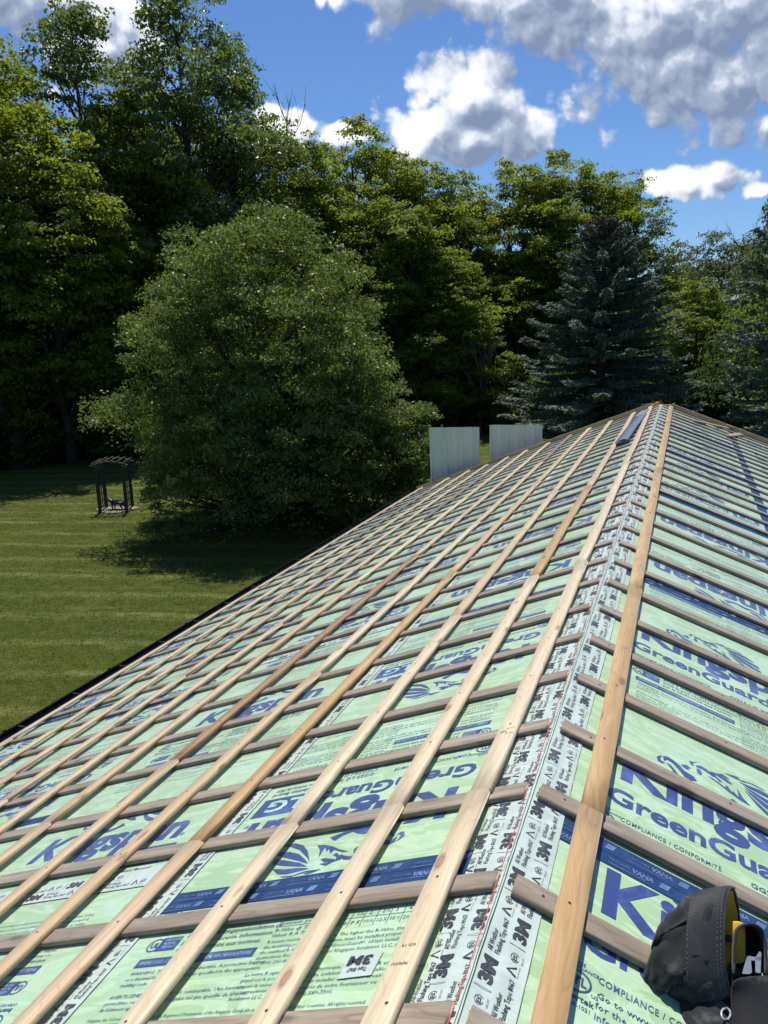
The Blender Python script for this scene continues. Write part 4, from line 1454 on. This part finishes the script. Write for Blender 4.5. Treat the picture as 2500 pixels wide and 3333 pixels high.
# undergrowth along the edge of the lawn
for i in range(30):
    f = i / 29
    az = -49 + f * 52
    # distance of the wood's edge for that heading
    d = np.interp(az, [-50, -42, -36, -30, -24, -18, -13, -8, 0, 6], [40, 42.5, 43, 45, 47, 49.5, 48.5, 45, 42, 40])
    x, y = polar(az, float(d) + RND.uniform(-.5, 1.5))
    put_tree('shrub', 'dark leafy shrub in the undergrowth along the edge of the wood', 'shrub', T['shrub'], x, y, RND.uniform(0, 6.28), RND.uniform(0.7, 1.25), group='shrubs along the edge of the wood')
for i, az in enumerate([-45.5, -43.4, -40.6, -38.8, -21, -12.5]):
    x, y = polar(az, 43.0 if az < -30 else 46.5)
    put_tree('pale_shrub', 'light green low shrub growing in front of the dark undergrowth', 'shrub', T['shrubL'], x, y, RND.uniform(0, 6.28), RND.uniform(0.6, 1.0), group='light green shrubs at the edge of the lawn')


# bare trees
def bare_tree(seed, Ht):
    rng = random.Random(seed)
    g = Geo()

    def grow(p, d, L, r, depth):
        mid = p + d * L * .5 + Vector((rng.uniform(-1, 1), rng.uniform(-1, 1), rng.uniform(-1, 1))) * L * .06
        end = p + d * L
        g.tube([p, mid, end], [r, r * .8, r * .55], 5 if depth < 2 else 4, cap=False)
        if depth == 4:
            return
        for _ in range(3 if depth else 6):
            f = rng.uniform(.35, 1.0)
            nd = (d + Vector((rng.uniform(-1, 1), rng.uniform(-1, 1), rng.uniform(-.2, .9))) * .55).normalized()
            grow(p + d * L * f, nd, L * rng.uniform(.45, .68), r * .5, depth + 1)
    grow(Vector((0, 0, 0)), Vector((0, 0, 1)), Ht * .52, Ht * .012, 0)
    return g.mesh('bare_tree', [M_BARKG], True)


BT = [bare_tree(5, 12), bare_tree(6, 11)]
BARE = [(-26.9, 57, 1.72, 'leafless tree with upright grey twigs against the clouds right of the tallest tree'),
        (3.2, 56, 0.92, 'leafless twiggy tree second from the right edge'), (5.2, 54, 1.02, 'leafless twiggy tree at the right edge of the picture'),
        (0.6, 61, 0.95, 'leafless twiggy tree above the bright young tree'), (-1.4, 59, 0.80, 'small leafless tree just right of the spruce top'),
        (-13.5, 46, 0.70, 'pale dead tree in front of the shaded maples left of the spruce')]
for i, (az, d, s_, lab) in enumerate(BARE):
    x, y = polar(az, d)
    thing('bare_tree', lab, 'bare tree', Matrix.Translation((x, y, 0)) @ Matrix.Rotation(i * 1.3, 4, 'Z') @ Matrix.Scale(s_, 4), me=BT[i % 2])


# spruces
def spruce(seed, Ht, R, nb, top_gap=0.0):
    rng = np.random.default_rng(seed)
    C, N, D = [], [], []
    g = Geo()
    g.tube([(0, 0, 0), (0.05, 0, Ht * .5), (0, 0, Ht * 0.99)], [0.26, 0.16, 0.03], 8)
    for i in range(nb):
        t_ = (i + rng.uniform(0, 1)) / nb
        z = 0.35 + (Ht - 0.5) * t_ ** 0.92
        tt = (z / Ht)
        L = R * (1 - tt) ** 0.72 * rng.uniform(0.62, 1.12) + 0.18
        a = rng.uniform(0, 2 * pi)
        dr = np.array([cos(a), sin(a), 0])
        sd = np.array([-sin(a), cos(a), 0])
        rise = 0.35 * (tt - 0.35)
        droopk = 0.22 * (1 - tt)
        P_ = []
        for k in range(7):
            q = k / 6
            P_.append(np.array([0, 0, z]) + dr * L * q + np.array([0, 0, L * (rise * q - droopk * q * q + 0.16 * q ** 4)]))
        g.tube([tuple(p) for p in P_], [0.035 * (1 - .8 * k / 6) * (1.2 - tt) + .006 for k in range(7)], 4, cap=False)
        nt = int(8 + L * 17)
        for k in range(nt):
            q = (k + 0.5) / nt
            q = 0.18 + 0.82 * q
            x = q * 6; i0 = min(5, int(x)); fr = x - i0
            p = P_[i0] * (1 - fr) + P_[i0 + 1] * fr
            for s_ in (-1, 1):
                tl = (0.22 + 0.50 * L * .25) * (1 - 0.55 * q) * rng.uniform(.7, 1.2)
                dirv = dr * 0.75 + sd * s_ * rng.uniform(0.6, 1.0) + np.array([0, 0, rng.uniform(-.35, 0.12)])
                dirv /= np.linalg.norm(dirv)
                m_ = 3
                for j in range(m_):
                    C.append(p + dirv * tl * (j + .6) / m_); D.append(dirv + rng.normal(size=3) * .18); N.append(np.array([0, 0, 1]) + rng.normal(size=3) * .45)
            # hanging sprays
            if rng.uniform() < .6:
                dirv = np.array([0, 0, -1]) + rng.normal(size=3) * .3 + dr * .4
                C.append(p + dirv * .10); D.append(dirv); N.append(dr + rng.normal(size=3) * .5)
        for j in range(4):
            C.append(P_[-1] + rng.normal(size=3) * .05); D.append(dr + rng.normal(size=3) * .35 + np.array([0, 0, .3])); N.append(np.array([0, 0, 1]) + rng.normal(size=3) * .4)
    C, N, D = np.array(C), np.array(N), np.array(D)
    D /= np.linalg.norm(D, axis=1, keepdims=True)
    # every needle spray: three narrow blades
    out = []
    for k in range(3):
        Dk = D + rng.normal(size=D.shape) * 0.28
        Dk /= np.linalg.norm(Dk, axis=1, keepdims=True)
        Sd = np.cross(N, Dk); Sd /= np.maximum(np.linalg.norm(Sd, axis=1, keepdims=True), 1e-6)
        Lk = rng.uniform(.13, .24, len(C))[:, None]
        out.append(np.stack([C - Dk * Lk * .5, C + Sd * Lk * .13, C + Dk * Lk * .5, C - Sd * Lk * .13], 1))
    V = np.concatenate(out).reshape(-1, 3)
    return mesh_np('spruce_crown', V, np.arange(len(V)).reshape(-1, 4), [M_LEAF['spruce']]), g.mesh('spruce_trunk', [M_BARK], True)


SPR = spruce(31, 10.2, 4.9, 340)
x, y = polar(-5.4, 37)
put_tree('spruce_tree', 'big blue spruce with a browning top behind the far end of the roof', 'spruce', SPR, x, y, 0.3)
SPR2 = spruce(32, 11.8, 4.4, 230)
x, y = polar(7.2, 31)
put_tree('spruce_tree', 'darker spruce overgrown with leafy vines at the right edge', 'spruce', SPR2, x, y, 1.3)
# vine growing over the right spruce
rng = np.random.default_rng(77)
n = 16000
zz = rng.uniform(0.1, 1, n) ** 0.8 * 11.4
rr = 4.4 * (1 - zz / 12.0) ** 0.72 * rng.uniform(0.85, 1.12, n) + 0.1
aa = rng.uniform(0, 2 * pi, n)
keep = (np.sin(aa * 3 + zz * 1.1) + np.sin(zz * 2.3 + aa) > -0.3) & (zz > 3.0)
cc = np.stack([rr * np.cos(aa), rr * np.sin(aa), zz], 1)[keep]
nn = cc * np.array([1, 1, 0]) + rot_axes(len(cc), rng) * 1.2 + np.array([0, 0, 1.0])
nn /= np.linalg.norm(nn, axis=1, keepdims=True)
v, f = leaves(cc, nn, 0.15, rng)
thing('climbing_vine', 'bright leafy vine draped over the dark spruce at the right edge', 'vine', Matrix.Translation((x, y, 0)), me=mesh_np('vine', v, f, [M_LEAF['poplar']]))

# short grass blades standing on the part of the lawn nearest the house
rg = np.random.default_rng(9)
n = 380000
gxy = np.stack([rg.uniform(-27, -6.0, n), rg.uniform(3, 24, n)], 1)
den = 0.35 * np.sin(gxy[:, 0] * 2.1 + np.sin(gxy[:, 1] * 1.7)) * np.sin(gxy[:, 1] * 2.6 + np.cos(gxy[:, 0] * 1.3)) + 0.6 * np.sin(gxy[:, 0] * 7.1 + gxy[:, 1] * 3) * np.sin(gxy[:, 1] * 8.3 - gxy[:, 0] * 2)
gxy = gxy[(den + rg.uniform(-1, 1, n)) > 0.0]
n = len(gxy)
hh = rg.uniform(.018, .045, n)
an = rg.uniform(0, 2 * pi, n)
ww = rg.uniform(.004, .010, n)
ln = rg.normal(size=(n, 2)) * .022
b0 = np.stack([gxy[:, 0] - np.cos(an) * ww, gxy[:, 1] - np.sin(an) * ww, np.full(n, .001)], 1)
b1 = np.stack([gxy[:, 0] + np.cos(an) * ww, gxy[:, 1] + np.sin(an) * ww, np.full(n, .001)], 1)
tp = np.stack([gxy[:, 0] + ln[:, 0], gxy[:, 1] + ln[:, 1], hh], 1)
M_BLADE = leaf_mat('grass_blades', [(0.0, (0.075, 0.100, 0.014)), (0.6, (0.120, 0.142, 0.022)), (0.9, (0.19, 0.19, 0.06)), (1.0, (0.30, 0.27, 0.13))], 0.6, 0.35, (0.26, 0.30, 0.03), 0.2)
link('grass', mesh_np('grass', np.stack([b0, b1, tp], 1).reshape(-1, 3), np.arange(n * 3).reshape(n, 3), [M_BLADE]), kind='stuff', label='short mown grass blades on the lawn beside the house', category='grass')

# ------------------------------------------------------------------ arbour, dog, twig on the lawn
M_ARB = plain('weathered_arbour_wood', (0.045, 0.042, 0.036), 0.85, 0.25, 12)
M_STONE = plain('stone_slab', (0.20, 0.17, 0.12), 0.85, 0.25, 5, 0, 0.01)
ax_, ay_ = -18.35, 20.55
arb_mw = Matrix.Translation((ax_ + 0.68, ay_ + 0.38, 0)) @ Matrix.Rotation(radians(24), 4, 'Z')
ARS = Matrix.Diagonal((0.85, 1, 0.74, 1))
arb_mw = arb_mw @ ARS
arb = thing('garden_arbour', 'small dark wooden garden arbour with lattice sides beside the lawn tree', 'arbour', arb_mw)
for sx in (-0.52, 0.52):
    for sy in (-0.42, 0.42):
        g = Geo(); g.box(sx - .05, sx + .05, sy - .05, sy + .05, 0, 2.15)
        child('post', g.mesh('post', [M_ARB]), arb)
    g = Geo()
    for k in range(1, 4):
        yy = -0.42 + 0.21 * k
        g.box(sx - .014, sx + .014, yy - .016, yy + .016, 0.15, 2.05)
    for k in range(7):
        zz_ = 0.18 + 0.30 * k
        g.box(sx - .028, sx - .0145, -0.37, 0.37, zz_ - .016, zz_ + .016)
    child('lattice_panel', g.mesh('lattice_panel', [M_ARB]), arb)
for sy in (-0.42, 0.42):
    g = Geo()
    g.tube([(-0.72, sy, 2.17), (-0.35, sy, 2.30), (0, sy, 2.35), (0.35, sy, 2.30), (0.72, sy, 2.17)], 0.045, 6)
    child('top_beam', g.mesh('top_beam', [M_ARB]), arb)
g = Geo()
for k in range(6):
    x_ = -0.6 + .24 * k
    zt = 2.37 - 0.12 * (x_ / .7) ** 2
    g.box(x_ - .02, x_ + .02, -0.6, 0.6, zt + 0.01, zt + .05)
child('top_slats', g.mesh('top_slats', [M_ARB]), arb)
g = Geo()
ring_ = []
for k in range(18):
    a = 2 * pi * k / 18
    r_ = 0.82 + 0.10 * sin(3 * a) + 0.05 * sin(7 * a)
    ring_.append((r_ * cos(a), 0.68 * r_ * sin(a)))
g.add([(x_, y_, 0.0) for x_, y_ in ring_] + [(x_ * .97, y_ * .97, 0.06) for x_, y_ in ring_],
      [(k, (k + 1) % 18, 18 + (k + 1) % 18, 18 + k) for k in range(18)] + [tuple(18 + k for k in range(18))])
thing('stone_pad', 'low round pad of brownish stone under the wooden arbour', 'stone pad', arb_mw, me=g.mesh('stone_pad', [M_STONE]))

M_DOG = plain('black_dog_coat', (0.018, 0.017, 0.016), 0.45, 0.4, 14)


def skin_body(name, pts, edges, radii, m_, sub=2, root=0):
    me = bpy.data.meshes.new(name + '_sk')
    me.from_pydata(pts, edges, [])
    ob = bpy.data.objects.new('tmp', me)
    COL.objects.link(ob)
    md = ob.modifiers.new('s', 'SKIN')
    for i, rd in enumerate(radii):
        rd = rd if isinstance(rd, tuple) else (rd, rd)
        me.skin_vertices[0].data[i].radius = rd
        me.skin_vertices[0].data[i].use_root = (i == root)
    ob.modifiers.new('u', 'SUBSURF').levels = sub
    ob.modifiers['u'].render_levels = sub
    dg = bpy.context.evaluated_depsgraph_get()
    res = bpy.data.meshes.new_from_object(ob.evaluated_get(dg))
    bpy.data.objects.remove(ob)
    res.name = name
    res.materials.clear()
    res.materials.append(m_)
    res.polygons.foreach_set('use_smooth', [True] * len(res.polygons))
    return res


P_ = [(0, 0, .48), (-.22, 0, .50), (.24, 0, .49), (-.36, 0, .58), (-.46, 0, .68), (-.56, 0, .65), (-.66, 0, .60), (.36, 0, .52), (.46, 0, .62), (.52, 0, .70),
      (-.26, .08, .38), (-.27, .09, .22), (-.27, .09, .05), (-.31, .09, .025), (-.26, -.08, .38), (-.24, -.09, .22), (-.23, -.09, .05), (-.27, -.09, .025),
      (.28, .09, .38), (.22, .10, .26), (.31, .10, .15), (.29, .10, .04), (.25, .10, .025), (.28, -.09, .38), (.25, -.10, .26), (.34, -.10, .15), (.33, -.10, .04), (.29, -.10, .025),
      (-.44, .06, .74), (-.44, -.06, .74)]
E_ = [(0, 1), (0, 2), (1, 3), (3, 4), (4, 5), (5, 6), (2, 7), (7, 8), (8, 9), (1, 10), (10, 11), (11, 12), (12, 13), (1, 14), (14, 15), (15, 16), (16, 17),
      (2, 18), (18, 19), (19, 20), (20, 21), (21, 22), (2, 23), (23, 24), (24, 25), (25, 26), (26, 27), (4, 28), (4, 29)]
R_ = [(.15, .15), (.16, .18), (.14, .15), .10, .095, .07, .045, .05, .025, .012,
      .055, .036, .028, .03, .055, .036, .028, .03, .075, .05, .030, .026, .03, .075, .05, .030, .026, .03, .028, .028]
dog_mw = arb_mw @ Matrix.Translation((0.08, -0.05, 0.055)) @ Matrix.Rotation(radians(-22), 4, 'Z') @ Matrix.Diagonal((0.80, 0.95, 0.70, 1))
thing('dog', 'black dog standing side on beneath the wooden arbour', 'dog', dog_mw, me=skin_body('dog', P_, E_, R_, M_DOG))

g = Geo()
g.tube([(0, 0, .02), (.18, .05, .04), (.38, .02, .05), (.55, .10, .03)], [.012, .011, .008, .004], 5)
g.tube([(.3, .03, .045), (.42, -.06, .05)], [.006, .003], 4)
M_TWIG = plain('pale_twig', (0.42, 0.36, 0.26), 0.9, 0.2, 30)
thing('twig', 'small pale fallen twig lying in the middle of the mown lawn', 'twig', Matrix.Translation((-10.5, 12.0, 0)) @ Matrix.Rotation(.3, 4, 'Z'), me=g.mesh('twig', [M_TWIG], True))

# ------------------------------------------------------------------ tool pouch lying on the right slope
def cloth(name, colr, rough=0.85, dusty=0.25, weave=420):
    m, t, b, o = mat(name)
    co = t.n('ShaderNodeTexCoord').outputs['Object']
    n = t.noise(co, 9, 6, 0.7, 0.8)
    wv_ = t.noise(co, weave, 2, 0.5)
    c = t.mix(t.ramp(n, [(0.50, 0), (0.60, dusty * .6), (0.74, dusty)]), colr, (0.24, 0.26, 0.22))
    t.l(c, b.inputs['Base Color'])
    b.inputs['Roughness'].default_value = rough
    b.inputs['Sheen Weight'].default_value = 0.12
    bump(t, b, t.m('ADD', t.m('MULTIPLY', wv_, 0.12), n), 0.004, 0.8)
    return m


M_CLOTH = cloth('black_canvas', (0.012, 0.012, 0.014), dusty=0.45, weave=420)
M_WEB = cloth('black_webbing', (0.022, 0.022, 0.024), 0.7, 0.10, 900)
M_YEL = cloth('yellow_lining', (0.85, 0.46, 0.03), 0.8, 0.0, 300)
M_CLIP = plain('pale_metal_clip', (0.50, 0.52, 0.53), 0.35, 0.08, 60, 0.3)
PQ = Vector((0.50 * CT, 0.50, H - 0.50 * ST + 0.085))
PXS = 0.000689
PCX, PCY = 2340.0, 3062.0
pr, pu, pf = r2.copy(), u2.copy(), (CAMP - PQ).normalized()


def PP(px_, py_, dz=0.0):
    """design grid of the pouch: right, down, towards the wearer"""
    dz = dz + 0.55 * (py_ - 3040)
    return tuple(PQ + pr * ((px_ - PCX) * PXS) - pu * ((py_ - PCY) * PXS) + pf * (dz * PXS))


pouch = thing('tool_pouch', 'black canvas tool pouch with yellow lining lying on the near right slope', 'tool pouch', Matrix.Translation(PQ))
PINV = Matrix.Translation(-PQ)


def pmesh(name, v, f, mats, smooth=True, solid=0.0, sub=0):
    me = bpy.data.meshes.new(name)
    me.from_pydata([tuple(PINV @ Vector(p)) for p in v], [], f)
    for m_ in mats:
        me.materials.append(m_)
    if solid or sub:
        ob = bpy.data.objects.new('tmp', me)
        COL.objects.link(ob)
        if solid:
            md = ob.modifiers.new('s', 'SOLIDIFY'); md.thickness = solid; md.offset = 0
        if sub:
            md = ob.modifiers.new('u', 'SUBSURF'); md.levels = sub; md.render_levels = sub
        dg = bpy.context.evaluated_depsgraph_get()
        r_ = bpy.data.meshes.new_from_object(ob.evaluated_get(dg))
        bpy.data.objects.remove(ob)
        me = r_
        me.name = name
    me.polygons.foreach_set('use_smooth', [smooth] * len(me.polygons))
    return me


SEC = [(2392, 3034, 172, 92), (2372, 3040, 178, 96), (2340, 3050, 182, 100), (2300, 3058, 178, 100), (2262, 3068, 166, 95), (2222, 3080, 146, 86), (2190, 3086, 126, 74), (2165, 3100, 98, 60), (2146, 3122, 62, 42), (2124, 3150, 26, 22), (2112, 3161, 8, 8)]
NS = 56
from mathutils import noise as MN


def loft(secs, k=1.0, ripple=1.0, steps=4):
    out = []
    for i in range(len(secs) - 1):
        for st in range(steps):
            q = st / steps
            out.append(tuple(a_ * (1 - q) + b_ * q for a_, b_ in zip(secs[i], secs[i + 1])) + (i + q,))
    out.append(tuple(secs[-1]) + (float(len(secs) - 1),))
    v, f = [], []
    for (x, yc, hy, hz, i) in out:
        for j in range(NS):
            a = 2 * pi * j / NS
            ca, sa = cos(a), sin(a)
            e = 0.80
            yy = hy * k * math.copysign(abs(ca) ** e, ca)
            zz_ = hz * k * math.copysign(abs(sa) ** e, sa)
            if ripple and i > 1.2:
                am = ripple * min(1, (i - 1.2) * 1.5)
                w1 = MN.noise(Vector((x * 0.011, yy * 0.018, zz_ * 0.02)))
                w2 = MN.noise(Vector((x * 0.03 + 5, yy * 0.045, zz_ * 0.04)))
                rp = 1 + am * (0.19 * w1 + 0.09 * w2)
                # pleats running along the front of the body
                for (y0_, bend, wd_) in ((62, 0.10, 7), (-40, 0.55, 9), (-75, 0.35, 6)):
                    yl = y0_ + bend * (x - 2330)
                    if sa > 0:
                        zz_ -= am * 15 * math.exp(-((yy - yl) / wd_) ** 2)
                        zz_ += am * 5 * math.exp(-((yy - yl - 16) / 10) ** 2)
                yy *= rp
                zz_ *= rp
            v.append(PP(x - 0.30 * zz_, yc - yy, zz_))
    for i in range(len(out) - 1):
        for j in range(NS):
            f.append((i * NS + j, i * NS + (j + 1) % NS, (i + 1) * NS + (j + 1) % NS, (i + 1) * NS + j))
    return v, f


v, f = loft(SEC)
f.append(tuple(len(v) - NS + j for j in range(NS)))
child('pouch_body', pmesh('pouch_body', v, f, [M_CLOTH], solid=0.004), pouch)
v, f = loft([(x + 1, yc, hy - 9, hz - 9) for x, yc, hy, hz in SEC[:8]], ripple=0.5)
n0 = len(v) - NS
f.append(tuple(n0 + j for j in range(NS)))
child('lining', pmesh('lining', v, f, [M_YEL], sub=1), pouch)
# stitching along the band and two seams over the body
M_THREAD = plain('grey_thread', (0.16, 0.16, 0.16), 0.8, 0.2, 90)
for (x_, yc_, hy_, hz_) in ((2388, 3035, 180, 104), (2378, 3038, 184, 106), (2284, 3062, 180, 106)):
    g = Geo()
    for k in range(90):
        a0_, a1_ = 2 * pi * k / 90, 2 * pi * (k + .55) / 90
        q_ = []
        for a_ in (a0_, a1_):
            yy_ = hy_ * math.copysign(abs(cos(a_)) ** .8, cos(a_))
            z_ = hz_ * math.copysign(abs(sin(a_)) ** .8, sin(a_))
            q_.append(tuple(PINV @ Vector(PP(x_ - 0.30 * z_, yc_ - yy_, z_))))
        g.tube(q_, 0.0007, 4)
    child('stitching', g.mesh('stitching', [M_THREAD]), pouch)
g = Geo()
for (yo, b_) in ((92, .28), (-62, .5)):
    q_ = []
    for k in range(14):
        x_ = 2276 - k * 9
        i_ = [s_ for s_ in SEC if s_[0] >= x_][-1]
        j_ = [s_ for s_ in SEC if s_[0] < x_][0]
        t_ = (i_[0] - x_) / (i_[0] - j_[0])
        yc_, hy_, hz_ = [i_[m_] * (1 - t_) + j_[m_] * t_ for m_ in (1, 2, 3)]
        yy_ = yo + b_ * (x_ - 2276)
        r_ = min(.97, abs(yy_ / hy_))
        z_ = hz_ * (1 - r_ ** 2.5) ** .4 + 2
        q_.append(tuple(PINV @ Vector(PP(x_ - .3 * z_, yc_ - yy_, z_))))
    g.tube(q_, [0.0035 - 0.0025 * k / 13 for k in range(14)], 6)
child('piping', g.mesh('piping', [M_WEB], True), pouch)
# webbing band and bound rim round the mouth
v, f = loft([(2394, 3034, 176, 96), (2372, 3040, 183, 101), (2340, 3050, 187, 105), (2300, 3058, 183, 105), (2278, 3063, 175, 102)], ripple=0)
child('webbing_band', pmesh('webbing_band', v, f, [M_WEB], solid=0.002), pouch)
g = Geo()
g.tube([tuple(PINV @ Vector(PP(2393 - 0.30 * 94 * sin(a), 3034 - 174 * cos(a), 94 * sin(a)))) for a in [2 * pi * k / 40 for k in range(41)]], 0.0042, 8)
child('rim_binding', g.mesh('rim_binding', [M_WEB], True), pouch)
# yellow inner divider with black straps to its right
def sheet(name, pts_uv, mats_, dz, thick=0.004, curve=0.0):
    """pts_uv rows of (x,y,dz)"""
    rows = len(pts_uv); cols = len(pts_uv[0])
    v = [PP(x, y, z + dz) for row in pts_uv for (x, y, z) in row]
    f = [(r_ * cols + c_, r_ * cols + c_ + 1, (r_ + 1) * cols + c_ + 1, (r_ + 1) * cols + c_) for r_ in range(rows - 1) for c_ in range(cols - 1)]
    child(name, pmesh(name, v, f, mats_, solid=thick, sub=2), pouch)


def RF(x, y, z):
    """height above the sloping roof boards"""
    return (x, y, z - 127 + 1.25 * (y - 3084) - 0.385 * (x - 2328) - 0.55 * (y - 3040))




sheet('divider', [[(2330, 2968, -30), (2372, 2978, -10), (2400, 2972, 5), (2440, 2976, 0)], [(2335, 3010, -30), (2375, 3014, -8), (2402, 3008, 6), (2440, 3016, 0)],
                  [(2338, 3060, -30), (2376, 3060, -8), (2400, 3058, 4), (2440, 3060, 0)], [(2342, 3118, -30), (2378, 3122, -10), (2402, 3114, 4), (2440, 3120, 0)]], [M_YEL], 0)
sheet('strap', [[(2340, 3014, 12), (2375, 3022, 14), (2410, 3018, 16)], [(2340, 3026, 12), (2375, 3034, 16), (2410, 3030, 18)], [(2340, 3040, 12), (2375, 3048, 14), (2410, 3042, 16)]], [M_WEB], 0)
sheet('strap', [[(2345, 3118, 8), (2380, 3126, 10), (2420, 3120, 12)], [(2345, 3150, 8), (2382, 3160, 12), (2420, 3150, 12)], [(2350, 3290, 0), (2390, 3290, 4), (2430, 3290, 4)]], [M_WEB], 0)
# arched side pocket, open towards the wearer
rows = []
for dz in (-70, -20, 30, 48):
    row = []
    for k in range(13):
        a = pi * (k / 12)
        x = 2448 - 52 * cos(a)
        y = 3048 - 62 * sin(a) ** 0.8
        if k == 0:
            y = 3160
        if k == 12:
            y = 3160
        if k in (1, 11):
            y = 3062
            x = 2448 - 52 * math.copysign(1, cos(a))
        row.append((x + 0.1 * dz, y, dz))
    rows.append(row)
sheet('side_pocket', rows, [M_CLOTH], 10, 0.006)
sheet('pocket_back', [[(2398, 2990, 0), (2448, 2980, 0), (2500, 2990, 0)], [(2398, 3080, 0), (2448, 3080, 0), (2500, 3080, 0)], [(2398, 3170, 0), (2448, 3170, 0), (2500, 3170, 0)]], [M_CLOTH], -58)
g = Geo()
for poly_ in ([(2424, 3144), (2440, 3090), (2452, 3088), (2455, 3140), (2446, 3145)], [(2440, 3090), (2485, 3092), (2484, 3104), (2438, 3102)], [(2466, 3096), (2480, 3074), (2486, 3078), (2482, 3142), (2466, 3140)]):
    n_ = len(poly_)
    fr = [tuple(PINV @ Vector(PP(a_, b_, 66))) for a_, b_ in poly_]
    bk = [tuple(PINV @ Vector(PP(a_, b_, 58))) for a_, b_ in poly_]
    g.add(fr + bk, [tuple(range(n_)), tuple(reversed(range(n_, 2 * n_)))] + [(k, n_ + k, n_ + (k + 1) % n_, (k + 1) % n_) for k in range(n_)])
child('metal_clip', g.mesh('metal_clip', [M_CLIP]), pouch)
# lower pocket (runs on past the edge of the picture) and the pointed flaps
def rsheet(name, rows_, mats_, thick=0.006):
    sheet(name, [[RF(*p) for p in row] for row in rows_], mats_, 0, thick)


rsheet('lower_pocket', [[(2392, 3158, 200), (2440, 3150, 230), (2500, 3146, 230), (2600, 3150, 200), (2680, 3170, 120)],
                        [(2386, 3200, 130), (2440, 3200, 190), (2500, 3195, 200), (2600, 3200, 190), (2690, 3210, 90)],
                        [(2386, 3250, 90), (2440, 3250, 160), (2500, 3245, 170), (2600, 3250, 160), (2690, 3250, 60)],
                        [(2392, 3340, 60), (2440, 3345, 120), (2500, 3345, 130), (2600, 3345, 120), (2690, 3340, 40)],
                        [(2400, 3460, 30), (2440, 3460, 60), (2500, 3460, 80), (2600, 3460, 60), (2680, 3440, 30)]], [M_CLOTH])
rsheet('flap', [[(2222, 3186, 30), (2245, 3180, 50), (2280, 3192, 60)],
                [(2226, 3225, 40), (2270, 3222, 90), (2330, 3232, 100)],
                [(2234, 3280, 40), (2300, 3275, 95), (2392, 3280, 110)],
                [(2256, 3325, 34), (2330, 3325, 80), (2420, 3325, 110)],
                [(2300, 3420, 20), (2370, 3420, 60), (2440, 3420, 70)]], [M_CLOTH])
rsheet('flap', [[(2196, 3296, 24), (2214, 3292, 40), (2240, 3300, 44)], [(2200, 3330, 30), (2230, 3328, 50), (2270, 3330, 60)], [(2215, 3400, 20), (2255, 3400, 40), (2300, 3400, 40)]], [M_CLOTH])
g = Geo()
g.tube([tuple(PINV @ Vector(PP(*RF(2372 + 14 * cos(a), 3262 + 16 * sin(a), 150)))) for a in [2 * pi * k / 16 for k in range(17)]], 0.0022, 6)
child('ring', g.mesh('ring', [M_CLIP], True), pouch)
